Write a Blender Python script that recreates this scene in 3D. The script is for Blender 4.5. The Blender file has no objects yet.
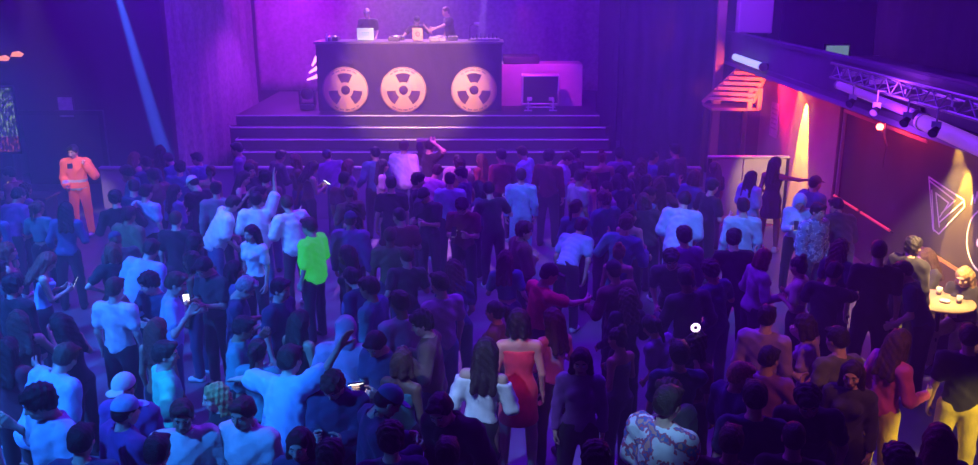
import bpy, math, random
import numpy as np
from mathutils import Vector, Matrix
random.seed(7)
PI = math.pi
scene = bpy.context.scene
COL = scene.collection

# ------------------------------------------------------------------ camera
F, TH, CH = 890.0, math.radians(16.0), 4.9
cam_d = bpy.data.cameras.new('camera'); cam = bpy.data.objects.new('camera', cam_d); COL.objects.link(cam)
cam_d.sensor_width = 36; cam_d.lens = F / 978 * 36; cam_d.clip_end = 200; cam_d.clip_start = .05
cam.location = (0, 0, CH); cam.rotation_euler = (PI / 2 - TH, 0, 0)
scene.camera = cam

def ray(px, py):
    a = (px - 489) / F; b = (232.5 - py) / F
    return Vector((a, math.cos(TH) + b * math.sin(TH), -math.sin(TH) + b * math.cos(TH)))
def at_z(px, py, z):
    r = ray(px, py); return Vector((0, 0, CH)) + r * ((z - CH) / r.z)
def at_y(px, py, y):
    r = ray(px, py); return Vector((0, 0, CH)) + r * (y / r.y)
def at_x(px, py, x):
    r = ray(px, py); return Vector((0, 0, CH)) + r * (x / r.x)

# ------------------------------------------------------------------ materials
MATS = {}
def mat(name, col, rough=.8, metal=0, bump=0, bscale=60, var=0, vscale=6, emit=None, estr=0, sheen=0, spec=None):
    if name in MATS: return MATS[name]
    m = bpy.data.materials.new(name); m.use_nodes = True; nt = m.node_tree
    p = nt.nodes['Principled BSDF']
    p.inputs['Base Color'].default_value = (*col, 1); p.inputs['Roughness'].default_value = rough
    p.inputs['Metallic'].default_value = metal
    if sheen: p.inputs['Sheen Weight'].default_value = sheen
    if spec is not None: p.inputs['Specular IOR Level'].default_value = spec
    tc = nt.nodes.new('ShaderNodeTexCoord')
    if bump:
        n = nt.nodes.new('ShaderNodeTexNoise'); n.inputs['Scale'].default_value = bscale; n.inputs['Detail'].default_value = 3
        b = nt.nodes.new('ShaderNodeBump'); b.inputs['Strength'].default_value = bump; b.inputs['Distance'].default_value = .02
        nt.links.new(tc.outputs['Object'], n.inputs['Vector'])
        nt.links.new(n.outputs['Fac'], b.inputs['Height']); nt.links.new(b.outputs['Normal'], p.inputs['Normal'])
    if var:
        n = nt.nodes.new('ShaderNodeTexNoise'); n.inputs['Scale'].default_value = vscale; n.inputs['Detail'].default_value = 4
        r = nt.nodes.new('ShaderNodeValToRGB')
        r.color_ramp.elements[0].position = .3; r.color_ramp.elements[1].position = .7
        r.color_ramp.elements[0].color = (*[max(0, c * (1 - var)) for c in col], 1)
        r.color_ramp.elements[1].color = (*[min(1, c * (1 + var)) for c in col], 1)
        nt.links.new(tc.outputs['Object'], n.inputs['Vector'])
        nt.links.new(n.outputs['Fac'], r.inputs['Fac']); nt.links.new(r.outputs['Color'], p.inputs['Base Color'])
    if emit:
        p.inputs['Emission Color'].default_value = (*emit, 1); p.inputs['Emission Strength'].default_value = estr
    MATS[name] = m
    return m

CLOTH = {  # name: colour
    'black': (.018, .018, .022), 'charcoal': (.05, .05, .055), 'navy': (.03, .05, .13), 'dark grey': (.09, .09, .1),
    'white': (.86, .86, .86), 'pale blue': (.5, .66, .86), 'light blue': (.36, .56, .86), 'grey': (.3, .3, .33),
    'maroon': (.2, .03, .05), 'red': (.75, .05, .09), 'purple': (.22, .06, .32), 'brown': (.16, .09, .06),
    'pink': (.85, .4, .6), 'lavender': (.72, .62, .88), 'mauve': (.42, .25, .42), 'magenta': (.75, .12, .5),
    'mint green': (.12, .8, .42), 'denim blue': (.08, .14, .32), 'cream': (.8, .72, .5), 'olive': (.15, .17, .08),
    'beige': (.6, .5, .38), 'teal': (.05, .25, .28), 'rust': (.4, .12, .05), 'yellow': (.85, .68, .12)}
def cloth(name):
    return mat('cloth_' + name.replace(' ', '_'), CLOTH[name], .85, bump=.25, bscale=26, var=.12, vscale=9, sheen=.15)
HAIRC = {'black': (.012, .01, .012), 'dark brown': (.035, .02, .015), 'brown': (.1, .05, .03), 'auburn': (.2, .05, .03), 'blonde': (.55, .36, .14), 'grey': (.4, .4, .42)}
def hairm(name):
    return mat('hair_' + name.replace(' ', '_'), HAIRC[name], .42, bump=.7, bscale=110, var=.35, vscale=40)
SKIN = [mat('skin_%s' % n, c, .5, bump=.03, bscale=90, var=.05, vscale=8) for n, c in
        (('fair', (.72, .46, .36)), ('light', (.62, .38, .28)), ('tan', (.45, .25, .16)), ('brown', (.24, .12, .07)))]
EYEW = mat('eye_white', (.8, .8, .8), .3); EYED = mat('eye_iris', (.03, .02, .02), .2)
LIP = mat('lips', (.45, .14, .14), .45); BROW = mat('brow_hair', (.04, .025, .02), .7)

# fluorescent fabrics give off light of their own under the club's black light
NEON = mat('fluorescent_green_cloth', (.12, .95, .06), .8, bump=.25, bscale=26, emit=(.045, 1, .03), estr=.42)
HIVIS = mat('fluorescent_orange_cloth', (1, .2, .05), .75, bump=.2, bscale=26, emit=(1, .14, .06), estr=.26)
def printed(name, base, cols, scale):
    m = mat(name, base, .85, bump=.2, bscale=26); nt = m.node_tree; p = nt.nodes['Principled BSDF']
    tc = nt.nodes.new('ShaderNodeTexCoord'); n = nt.nodes.new('ShaderNodeTexNoise'); n.inputs['Scale'].default_value = scale; n.inputs['Detail'].default_value = 2
    r = nt.nodes.new('ShaderNodeValToRGB'); r.color_ramp.interpolation = 'CONSTANT'
    r.color_ramp.elements[0].position = 0; r.color_ramp.elements[0].color = (*base, 1)
    r.color_ramp.elements[1].position = .5; r.color_ramp.elements[1].color = (*cols[0], 1)
    for k, c in enumerate(cols[1:]):
        e = r.color_ramp.elements.new(.56 + .06 * k); e.color = (*c, 1)
    nt.links.new(tc.outputs['Object'], n.inputs['Vector']); nt.links.new(n.outputs['Fac'], r.inputs['Fac']); nt.links.new(r.outputs['Color'], p.inputs['Base Color'])
    return m
PRINT = printed('printed_cloth', (.82, .86, .9), [(.6, .12, .2), (.1, .2, .5), (.8, .4, .3)], 13)
CAMO = printed('mottled_denim', (.2, .28, .5), [(.6, .7, .85), (.1, .12, .3)], 14)

# ------------------------------------------------------------------ object helpers
def tag(o, label=None, cat=None, group=None, kind=None):
    for k, v in (('label', label), ('category', cat), ('group', group), ('kind', kind)):
        if v: o[k] = v
    return o
def empty(name, loc=(0, 0, 0), rz=0, label=None, cat=None, group=None):
    o = bpy.data.objects.new(name, None); COL.objects.link(o); o.location = loc; o.rotation_euler = (0, 0, rz); o.empty_display_size = .1
    return tag(o, label, cat, group)

class MB:
    """collects shapes and links them as one mesh object"""
    def __init__(s): s.v = []; s.f = []; s.sm = []
    def add(s, vs, fs, smooth=False):
        n = len(s.v); s.v += [tuple(v) for v in vs]; s.f += [tuple(i + n for i in f) for f in fs]; s.sm += [smooth] * len(fs); return s
    def box(s, c, d, rz=0, M=None):
        x, y, z = d[0] / 2, d[1] / 2, d[2] / 2
        vs = [Vector((i * x, j * y, k * z)) for i in (-1, 1) for j in (-1, 1) for k in (-1, 1)]
        R = M if M is not None else Matrix.Rotation(rz, 3, 'Z')
        vs = [R @ v + Vector(c) for v in vs]
        return s.add(vs, [(0, 1, 3, 2), (4, 6, 7, 5), (0, 4, 5, 1), (2, 3, 7, 6), (0, 2, 6, 4), (1, 5, 7, 3)])
    def bbox(s, c, d, b=.01, rz=0):
        """box with chamfered edges"""
        x, y, z = d[0] / 2, d[1] / 2, d[2] / 2; b = min(b, x * .9, y * .9, z * .9)
        R = Matrix.Rotation(rz, 3, 'Z'); vs = []; idx = {}
        for i in (-1, 1):
            for j in (-1, 1):
                for k in (-1, 1):
                    for a, p in enumerate(((i * x, j * (y - b), k * (z - b)), (i * (x - b), j * y, k * (z - b)), (i * (x - b), j * (y - b), k * z))):
                        idx[(i, j, k, a)] = len(vs); vs.append(R @ Vector(p) + Vector(c))
        fs = []
        for sgn in (-1, 1):
            fs.append([idx[(sgn, j, k, 0)] for j, k in ((-1, -1), (1, -1), (1, 1), (-1, 1))][::sgn])
            fs.append([idx[(i, sgn, k, 1)] for i, k in ((-1, -1), (-1, 1), (1, 1), (1, -1))][::sgn])
            fs.append([idx[(i, j, sgn, 2)] for i, j in ((-1, -1), (1, -1), (1, 1), (-1, 1))][::sgn])
        for i in (-1, 1):
            for j in (-1, 1):
                fs.append([idx[(i, j, -1, 0)], idx[(i, j, 1, 0)], idx[(i, j, 1, 1)], idx[(i, j, -1, 1)]][::-i * j])
                fs.append([idx[(i, -1, j, 0)], idx[(i, 1, j, 0)], idx[(i, 1, j, 2)], idx[(i, -1, j, 2)]][::i * j])
                fs.append([idx[(-1, i, j, 1)], idx[(1, i, j, 1)], idx[(1, i, j, 2)], idx[(-1, i, j, 2)]][::-i * j])
                for k in (-1, 1):
                    fs.append([idx[(i, j, k, 0)], idx[(i, j, k, 1)], idx[(i, j, k, 2)]][::i * j * k])
        return s.add(vs, fs)
    def tube(s, a, b, r, r2=None, n=10, cap=True, smooth=True):
        a, b = Vector(a), Vector(b); r2 = r if r2 is None else r2; d = (b - a).normalized()
        u = d.orthogonal().normalized(); w = d.cross(u); vs = []
        for p, q in ((a, r), (b, r2)):
            for i in range(n):
                t = 2 * PI * i / n; vs.append(p + (u * math.cos(t) + w * math.sin(t)) * q)
        s.add(vs, [(i, (i + 1) % n, n + (i + 1) % n, n + i) for i in range(n)], smooth)
        if cap: s.add(vs, [tuple(range(n))[::-1], tuple(range(n, 2 * n))])
        return s
    def lathe(s, prof, c=(0, 0, 0), n=20, M=None):
        vs = []; m = len(prof); c = Vector(c)
        for r, z in prof:
            for i in range(n):
                v = Vector((r * math.cos(2 * PI * i / n), r * math.sin(2 * PI * i / n), z))
                if M is not None: v = M @ v
                vs.append(v + c)
        s.add(vs, [(k * n + i, k * n + (i + 1) % n, (k + 1) * n + (i + 1) % n, (k + 1) * n + i) for k in range(m - 1) for i in range(n)], True)
        s.add(vs, [tuple(range(n))[::-1], tuple(range((m - 1) * n, m * n))]); return s
    def prism(s, pts, off):
        """flat polygon pts (list of Vector) swept by off"""
        n = len(pts); off = Vector(off); vs = [Vector(p) for p in pts] + [Vector(p) + off for p in pts]
        return s.add(vs, [tuple(range(n))[::-1], tuple(range(n, 2 * n))] + [(i, (i + 1) % n, n + (i + 1) % n, n + i) for i in range(n)])
    def arc(s, c, r0, r1, a0, a1, u, w, off, n=24):
        """annular sector in the plane (u, w)"""
        c, u, w = Vector(c), Vector(u), Vector(w); off = Vector(off)
        for i in range(n):
            t0, t1 = a0 + (a1 - a0) * i / n, a0 + (a1 - a0) * (i + 1) / n
            P = [c + (u * math.cos(t) + w * math.sin(t)) * r for t, r in ((t0, r0), (t1, r0), (t1, r1), (t0, r1))]
            s.prism(P, off)
        return s
    def build(s, name, m, parent=None, loc=None):
        me = bpy.data.meshes.new(name); me.from_pydata(s.v, [], s.f); me.polygons.foreach_set('use_smooth', s.sm)
        me.materials.append(m); me.update()
        o = bpy.data.objects.new(name, me); COL.objects.link(o)
        if parent: o.parent = parent
        if loc is not None: o.location = loc
        return o

# ------------------------------------------------------------------ distance-field bodies
def smin(a, b, k):
    h = np.clip(.5 + .5 * (b - a) / k, 0, 1)
    return b + (a - b) * h - k * h * (1 - h)
class SDF:
    def __init__(s): s.ops = []
    def cone(s, a, b, ra, rb, k=.03): s.ops.append(('c', np.array(a, float), np.array(b, float), ra, rb, k)); return s
    def ell(s, c, r, R=None, k=.03, sub=False): s.ops.append(('e', np.array(c, float), np.array(r, float), R, sub, k)); return s
    def plane(s, p, n, R=None): s.ops.append(('p', np.array(p, float), np.array(n, float))); return s   # keeps the side n points away from
    def wrinkle(s, amp, fr): s.ops.append(('w', amp, fr)); return s
    def mesh(s, h):
        lo = np.full(3, 1e9); hi = -lo
        for o in s.ops:
            if o[0] == 'c':
                r = max(o[3], o[4]); lo = np.minimum(lo, np.minimum(o[1], o[2]) - r); hi = np.maximum(hi, np.maximum(o[1], o[2]) + r)
            elif o[0] == 'e' and not o[4]:
                r = max(o[2]); r = o[2] if o[3] is None else np.full(3, r); lo = np.minimum(lo, o[1] - r); hi = np.maximum(hi, o[1] + r)
        lo -= 2.5 * h; hi += 2.5 * h
        n = np.ceil((hi - lo) / h).astype(int) + 1
        ax = [lo[i] + h * np.arange(n[i]) for i in range(3)]
        D = np.full(n, .12)
        full = np.meshgrid(*ax, indexing='ij', sparse=True)
        for o in s.ops:
            if o[0] in 'ce':
                if o[0] == 'c': r = max(o[3], o[4]); l0 = np.minimum(o[1], o[2]) - r; h0 = np.maximum(o[1], o[2]) + r
                else: r = max(o[2]); l0 = o[1] - r; h0 = o[1] + r
                pad = o[5] + 3 * h
                i0 = np.maximum(0, ((l0 - pad - lo) / h).astype(int)); i1 = np.minimum(n, ((h0 + pad - lo) / h).astype(int) + 2)
                sl = tuple(slice(i0[i], i1[i]) for i in range(3))
                X, Y, Z = np.meshgrid(*[ax[i][sl[i]] for i in range(3)], indexing='ij', sparse=True)
                if o[0] == 'c':
                    ab = o[2] - o[1]; L = max(ab @ ab, 1e-9)
                    t = np.clip(((X - o[1][0]) * ab[0] + (Y - o[1][1]) * ab[1] + (Z - o[1][2]) * ab[2]) / L, 0, 1)
                    d = np.sqrt((X - o[1][0] - t * ab[0]) ** 2 + (Y - o[1][1] - t * ab[1]) ** 2 + (Z - o[1][2] - t * ab[2]) ** 2) - (o[3] + (o[4] - o[3]) * t)
                    D[sl] = smin(D[sl], d, o[5])
                else:
                    x, y, z = X - o[1][0], Y - o[1][1], Z - o[1][2]
                    if o[3] is not None:
                        Q = o[3]; x, y, z = Q[0][0] * x + Q[1][0] * y + Q[2][0] * z, Q[0][1] * x + Q[1][1] * y + Q[2][1] * z, Q[0][2] * x + Q[1][2] * y + Q[2][2] * z
                    r = o[2]
                    k0 = np.sqrt((x / r[0]) ** 2 + (y / r[1]) ** 2 + (z / r[2]) ** 2) + 1e-6
                    k1 = np.sqrt((x / r[0] ** 2) ** 2 + (y / r[1] ** 2) ** 2 + (z / r[2] ** 2) ** 2) + 1e-6
                    d = k0 * (k0 - 1) / k1
                    D[sl] = -smin(-D[sl], d, o[5]) if o[4] else smin(D[sl], d, o[5])
            elif o[0] == 'p':
                X, Y, Z = full
                D = np.maximum(D, (X - o[1][0]) * o[2][0] + (Y - o[1][1]) * o[2][1] + (Z - o[1][2]) * o[2][2])
            else:
                X, Y, Z = full; a, fr = o[1], o[2]
                D = D + a * np.sin(fr * (X + .6 * Z) + 2 * np.sin(9 * Y)) * np.sin(fr * .7 * (Z - .5 * Y) + 1.3) + a * .6 * np.sin(fr * 1.9 * (Y + .3 * Z + .2 * X))
        S = D < 0
        c = [S[i:n[0] - 1 + i, j:n[1] - 1 + j, k:n[2] - 1 + k] for i in (0, 1) for j in (0, 1) for k in (0, 1)]
        su = sum(x.astype(np.int8) for x in c); mix = (su > 0) & (su < 8)
        I = np.argwhere(mix); ids = np.full(mix.shape, -1); ids[mix] = np.arange(len(I))
        V = np.zeros((len(I), 3)); W = np.zeros(len(I))
        off = [(i, j, k) for i in (0, 1) for j in (0, 1) for k in (0, 1)]
        vals = [D[I[:, 0] + o[0], I[:, 1] + o[1], I[:, 2] + o[2]] for o in off]
        for a in range(8):
            for b in range(a + 1, 8):
                if sum(abs(off[a][q] - off[b][q]) for q in range(3)) != 1: continue
                va, vb = vals[a], vals[b]; m = (va < 0) != (vb < 0)
                t = np.where(m, va / np.where(m, va - vb, 1), 0)
                V += m[:, None] * (np.array(off[a]) + t[:, None] * (np.array(off[b]) - np.array(off[a]))); W += m
        V = (V / W[:, None] + I) * h + lo
        FS = []
        for axis in range(3):
            A = [slice(None)] * 3; B = [slice(None)] * 3; A[axis] = slice(0, -1); B[axis] = slice(1, None)
            s0, s1 = S[tuple(A)], S[tuple(B)]; u, w = (axis + 1) % 3, (axis + 2) % 3
            E = np.argwhere(s0 != s1); E = E[(E[:, u] > 0) & (E[:, w] > 0) & (E[:, u] < n[u] - 1) & (E[:, w] < n[w] - 1)]
            def cid(du, dw):
                q = E.copy(); q[:, u] -= du; q[:, w] -= dw; return ids[q[:, 0], q[:, 1], q[:, 2]]
            Q = np.stack([cid(1, 1), cid(0, 1), cid(0, 0), cid(1, 0)], 1)
            flip = ~s0[E[:, 0], E[:, 1], E[:, 2]]; Q[flip] = Q[flip][:, ::-1]; FS.append(Q)
        return V, np.concatenate(FS)

def make_mesh(name, V, Q, idx=None, mats=()):
    me = bpy.data.meshes.new(name); me.vertices.add(len(V)); me.vertices.foreach_set('co', np.asarray(V, np.float32).ravel())
    me.loops.add(Q.size); me.loops.foreach_set('vertex_index', Q.astype(np.int32).ravel())
    me.polygons.add(len(Q)); me.polygons.foreach_set('loop_start', np.arange(0, Q.size, 4, dtype=np.int32))
    for m in mats: me.materials.append(m)
    if idx is not None: me.polygons.foreach_set('material_index', idx.astype(np.int32))
    me.polygons.foreach_set('use_smooth', np.ones(len(Q), bool)); me.update(calc_edges=True); me.validate()
    return me

# head (face looks along +Y, centre between the ears)
def head_data(fem):
    s = SDF(); j = .9 if fem else 1
    s.ell((0, -.012, .035), (.076, .094, .088)).ell((0, .028, -.02), (.061 * j, .064, .085), k=.04).ell((0, .036, -.075), (.044 * j, .045, .036), k=.035)
    s.cone((-.034, .08, .026), (.034, .08, .026), .012, .012, k=.02)
    s.ell((.031, .1, .004), (.017, .016, .013), k=.012, sub=True).ell((-.031, .1, .004), (.017, .016, .013), k=.012, sub=True)
    s.cone((0, .086, .018), (0, .107, -.026), .008, .013, k=.012).cone((-.012, .094, -.03), (.012, .094, -.03), .008, .008, k=.008)
    s.cone((-.02, .086, -.057), (.02, .086, -.057), .007, .007, k=.008).cone((-.015, .086, -.069), (.015, .086, -.069), .008, .008, k=.006)
    for x in (-1, 1):
        s.ell((x * .031, .077, .003), (.0135,) * 3, k=.002).ell((x * .077, -.004, -.004), (.010, .021, .032), k=.008).ell((x * .045, .06, -.025), (.022, .02, .02), k=.02)
    s.cone((0, -.02, -.06), (0, -.035, -.16), .052 * j, .056 * j, k=.03)
    V, Q = s.mesh(.0062); C = V[Q].mean(1); idx = np.zeros(len(Q))
    for x in (-1, 1):
        r = np.hypot(C[:, 0] - x * .031, C[:, 2] - .003); f = C[:, 1] > .075
        idx[f & (r < .0125)] = 1; idx[f & (r < .0062)] = 2
        idx[f & (abs(C[:, 0] - x * .032) < .02) & (abs(C[:, 2] - .031 + 3 * (C[:, 0] - x * .032) ** 2 * 3) < .0045)] = 4
    idx[(C[:, 1] > .08) & (abs(C[:, 0]) < .024) & (C[:, 2] < -.05) & (C[:, 2] > -.077)] = 3
    return V, Q, idx
HEAD = {0: head_data(0), 1: head_data(1)}
def hand_data(curl):
    s = SDF()
    for i, x in enumerate((-.03, -.01, .01, .03)):
        s.cone((x * .55, 0, 0), (x, 0, .085), .017, .0125, k=.012)
        L = (.058, .072, .08, .072)[i]; c1, c2 = curl, curl * 2.1; p = np.array((x, .002, .087))
        for q, (c, l, r) in enumerate(((c1, .45, .0095), (c2, .3, .0088), (c2 * 1.3, .25, .008))):
            b = p + L * l * np.array((x * .8 * (1 - min(curl, .9)), math.sin(c), math.cos(c))); s.cone(p, b, r, r * .93, k=.004 if q else .008); p = b
    p = np.array((.022, .006, .02)); b = np.array((.05, .018, .052)); c = b + np.array((.012, .014 + .02 * curl, .028)); d = c + np.array((-.004 * curl, .008 + .014 * curl, .024))
    s.cone(p, b, .017, .0125, k=.012).cone(b, c, .012, .0105, k=.006).cone(c, d, .0105, .0085, k=.004)
    s.cone((0, 0, -.03), (0, 0, .01), .026, .024, k=.015)
    return s.mesh(.005)
HANDS = {k: hand_data(v) for k, v in (('relaxed', .42), ('open', .12), ('grip', .95))}

def nrm(v): v = np.array(v, float); return v / np.linalg.norm(v)
def rotm(pitch=0, roll=0, yaw=0):
    """pitch > 0 leans towards +Y, roll > 0 leans towards +X"""
    M = Matrix.Rotation(math.radians(yaw), 3, 'Z') @ Matrix.Rotation(math.radians(-pitch), 3, 'X') @ Matrix.Rotation(math.radians(roll), 3, 'Y')
    return np.array(M)
DOWN = ((.2, -.04, -1), (.06, .28, -1))
POSES = dict(  # aR / aL: upper arm and forearm directions, +x outward; legs: per leg (thigh dir, shank dir)
    stand=dict(aR=DOWN, aL=DOWN, head=(0, 8)),
    sway=dict(aR=((.4, .12, -1), (-.2, 1, .12)), aL=((.3, -.15, -1), (.1, .7, -.5)), lean=(4, 4), head=(12, 10)),
    groove=dict(aR=((.5, .1, -.8), (-.15, .6, .9)), aL=((.45, .2, -.9), (-.3, .9, .4)), lean=(6, -4), head=(-14, 12)),
    armup=dict(aR=((.42, .2, 1), (.0, .15, 1)), aL=((.35, 0, -1), (-.25, .9, .35)), head=(0, -4), hR='open'),
    cheer=dict(aR=((.55, .25, .9), (.1, .1, 1)), aL=((.6, .2, .8), (.05, .25, 1)), head=(0, -8), hR='open', hL='open'),
    phone=dict(aR=((.12, .3, -1), (-.42, 1, .42)), aL=((.12, .3, -1), (-.42, 1, .38)), head=(0, 30), hR='grip', hL='grip', lean=(6, 0)),
    film=dict(aR=((.2, .7, -.35), (-.2, .5, 1)), aL=DOWN, head=(0, -4), hR='grip'),
    hip=dict(aR=DOWN, aL=((.75, -.25, -.75), (-.85, .42, -.5)), head=(18, 5), lean=(0, 3)),
    point=dict(aR=((1, .3, -.12), (1, .45, .05)), aL=((.25, .1, -1), (.0, .8, -.3)), head=(-30, 4), hR='open'),
    bend=dict(aR=((.25, .35, -1), (-.1, .6, -.8)), aL=((.25, .35, -1), (-.1, .7, -.7)), lean=(48, 0), head=(0, -5)),
    stoop=dict(aR=((.25, .2, -1), (-.2, .9, -.4)), aL=((.25, .25, -1), (-.2, .9, -.2)), lean=(26, 6), head=(10, 12)),
    hug=dict(aR=((.35, 1, -.12), (-.3, 1, .02)), aL=((.3, .5, -.8), (-.3, 1, .2)), head=(-16, 14), lean=(10, 5)),
    chest=dict(aR=((.28, .1, -1), (-.9, .55, .5)), aL=((.3, .05, -1), (-.85, .6, .12)), head=(-20, 10)),
    mouth=dict(aL=((.55, .25, -.85), (-.62, .35, 1.0)), aR=((.22, .02, -1), (-.35, .8, -.5)), head=(-12, 10), hL='grip', hR='relaxed'),
    behindhead=dict(aR=((.85, -.05, .75), (-.9, -.12, .42)), aL=((.6, .2, .75), (-.95, .15, .22)), head=(0, 6), lean=(0, 6), hR='relaxed'),
    djmix=dict(aR=((.2, .35, -1), (-.05, 1, -.45)), aL=((.2, .35, -1), (-.05, 1, -.45)), lean=(12, 0), head=(0, 22)),
    djears=dict(aL=((.75, .4, -.45), (-.75, .1, .9)), aR=((.7, .65, -.6), (.45, 1, -.45)), lean=(14, 0), head=(0, 14), hL='relaxed'),
    djreach=dict(aR=((.35, .95, -.28), (-.05, 1, -.1)), aL=((.2, .05, -1), (.0, .6, -.8)), lean=(10, 0), head=(0, 6), hR='open'),
    swing=dict(aR=((.85, -.12, .5), (.45, .15, .9)), aL=((1, .1, .1), (1, .3, -.15)), lean=(20, -8), head=(8, 0), hR='open', hL='open'),
    sit=dict(aR=((.15, .45, -.9), (-.4, 1, .12)), aL=((.15, .4, -.9), (-.5, 1, .3)), lean=(8, 0), head=(0, 14), legs=(((.12, 1, -.05), (0, .08, -1)),) * 2),
    walk=dict(aR=((.2, .35, -1), (.0, .7, -.8)), aL=((.2, -.4, -1), (.05, .1, -1)), lean=(5, 0), head=(0, 6), legs=(((.06, .3, -1), (0, .05, -1)), ((.06, -.22, -1), (0, -.4, -1)))),
)
CACHE = {}
def skel(pose, fem):
    key = ('skel', pose, fem)
    if key in CACHE: return CACHE[key]
    P = POSES[pose]; k = .94 if fem else 1
    legs = P.get('legs', (((.09, .02, -1), (.02, -.03, -1)), ((.09, .03, -1), (.02, -.05, -1))))
    sk = dict(k=k, fem=fem); hw = .088 if not fem else .092
    J = {}
    ank = []
    for s, nm, (a, b) in ((1, 'R', legs[0]), (-1, 'L', legs[1])):
        m = np.array((s, 1, 1)); hip = np.array((s * hw, 0, -.04)); kn = hip + nrm(a) * m * .43; an = kn + nrm(b) * m * .41
        J['hip' + nm], J['knee' + nm], J['ank' + nm] = hip, kn, an; ank.append(an[2])
    pz = -min(ank) + .085; off = np.array((0, 0, pz))
    lean = P.get('lean', (0, 0)); RT = rotm(lean[0], lean[1]); pel = np.array((0, 0, 0.))
    sw = .185 if not fem else .16
    T = lambda p: RT @ np.array(p, float)
    J['pel'] = pel; J['waist'] = T((0, .0, .14)); J['chest'] = T((0, .005, .33)); J['neck'] = T((0, -.015, .51))
    hy = P.get('head', (0, 0)); RH = RT @ rotm(hy[1] - lean[0] * .45, 0, hy[0]) if abs(lean[0]) > 9 else RT @ rotm(hy[1], 0, hy[0])
    J['head'] = J['neck'] + RT @ np.array((0, .015, .05)) + RH @ np.array((0, .02, .11))
    for s, nm in ((1, 'R'), (-1, 'L')):
        m = np.array((s, 1, 1)); a, b = P['a' + nm]; sh = T((s * sw, -.01, .45 + (.03 if a[2] > .3 else 0)))
        el = sh + RT @ (nrm(a) * m) * .28; fd = RT @ (nrm(b) * m); wr = el + fd * .245
        J['sh' + nm], J['el' + nm], J['wr' + nm] = sh, el, wr
        up = RT @ np.array((0, 0, 1.)); fw = RT @ np.array((0, 1., 0)); hint = up if abs(fd @ fw) > .6 else fw
        x = nrm(hint - fd * (hint @ fd)); y = np.cross(fd, x) * (-s); J['hand' + nm] = (wr, np.stack([x, y, fd], 1))
    for q in J:
        if q.startswith('hand'): J[q] = (J[q][0] + off, J[q][1])
        else: J[q] = J[q] + off
    sk['J'] = J; sk['RT'] = RT; sk['RH'] = RH; CACHE[key] = sk
    return sk
def torso(s, sk, e=0, low=True, k=.05):
    J, RT, f = sk['J'], sk['RT'], sk['fem']
    if not f:
        s.ell(J['chest'], (.158 + e, .105 + e, .17 + e), RT, k).ell(J['waist'], (.135 + e, .098 + e, .15 + e), RT, k).ell(J['pel'] + RT @ (0, 0, .01), (.15 + e, .105 + e, .12 + e), RT, k)
    else:
        s.ell(J['chest'], (.138 + e, .098 + e, .16 + e), RT, k).ell(J['waist'], (.112 + e, .085 + e, .15 + e), RT, k).ell(J['pel'] + RT @ (0, -.01, .0), (.158 + e, .108 + e, .12 + e), RT, k)
        for x in (-1, 1): s.ell(J['chest'] + RT @ (x * .065, .085, .03), (.055 + e * .6,) * 3, RT, .03)
    for nm in 'RL': s.cone(J['neck'] + RT @ (0, 0, -.03), J['sh' + nm], .055 + e * .8, .052 + e * .8, .05)
    return s
def arms(s, sk, e=0, upto=2., k=.035):
    J = sk['J']; g = .9 if sk['fem'] else 1
    for nm in 'RL':
        a, b, c = J['sh' + nm], J['el' + nm], J['wr' + nm]
        t = min(upto, 1); s.cone(a, a + (b - a) * t, .053 * g + e, (.053 + (.038 - .053) * t) * g + e * 1.15, k)
        if upto > 1: t = upto - 1; s.cone(b, b + (c - b) * t, .038 * g + e, (.038 + (.026 - .038) * t) * g + e, .02)
    return s
def legs(s, sk, e=0, upto=2., k=.04):
    J = sk['J']
    for nm in 'RL':
        a, b, c = J['hip' + nm], J['knee' + nm], J['ank' + nm]
        t = min(upto, 1); s.cone(a, a + (b - a) * t, .088 + e, .088 - .033 * t + e, k)
        if upto > 1:
            t = upto - 1; s.cone(b, b + (c - b) * t, .055 + e, .055 - .017 * t + e * 1.3, .03)
            if upto == 2: s.cone(b + (c - b) * .12 + (0, -.012, 0), b + (c - b) * .5, .05 + e, .04 + e, .03)
    return s
def body_mesh(pose, fem):
    key = ('body', pose, fem)
    if key in CACHE: return CACHE[key]
    sk = skel(pose, fem); J = sk['J']; s = SDF(); torso(s, sk); arms(s, sk); legs(s, sk)
    s.cone(J['neck'] - (0, 0, .03), J['neck'] + (J['head'] - J['neck']) * .35, .06, .052, .04)
    for nm in 'RL': s.cone(J['ank' + nm], J['ank' + nm] + (0, .13, -.05), .035, .025, .03)
    V, Q = s.mesh(.02); parts = [(V, Q, np.zeros(len(Q)))]
    V, Q, ix = HEAD[int(fem)]; parts.append((V @ sk['RH'].T + J['head'], Q, ix))
    for nm in 'RL':
        V, Q = HANDS[POSES[pose].get('h' + nm, 'relaxed')]; p, B = J['hand' + nm]; g = .92 if fem else 1
        W = (V * g) @ B.T + p; parts.append((W, Q if np.linalg.det(B) > 0 else Q[:, ::-1], np.zeros(len(Q))))
    n = 0; VV, QQ, II = [], [], []
    for V, Q, i in parts: VV.append(V); QQ.append(Q + n); II.append(i); n += len(V)
    me = make_mesh('body', np.concatenate(VV), np.concatenate(QQ), np.concatenate(II), [SKIN[0], EYEW, EYED, LIP, BROW])
    CACHE[key] = me; return me
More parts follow.
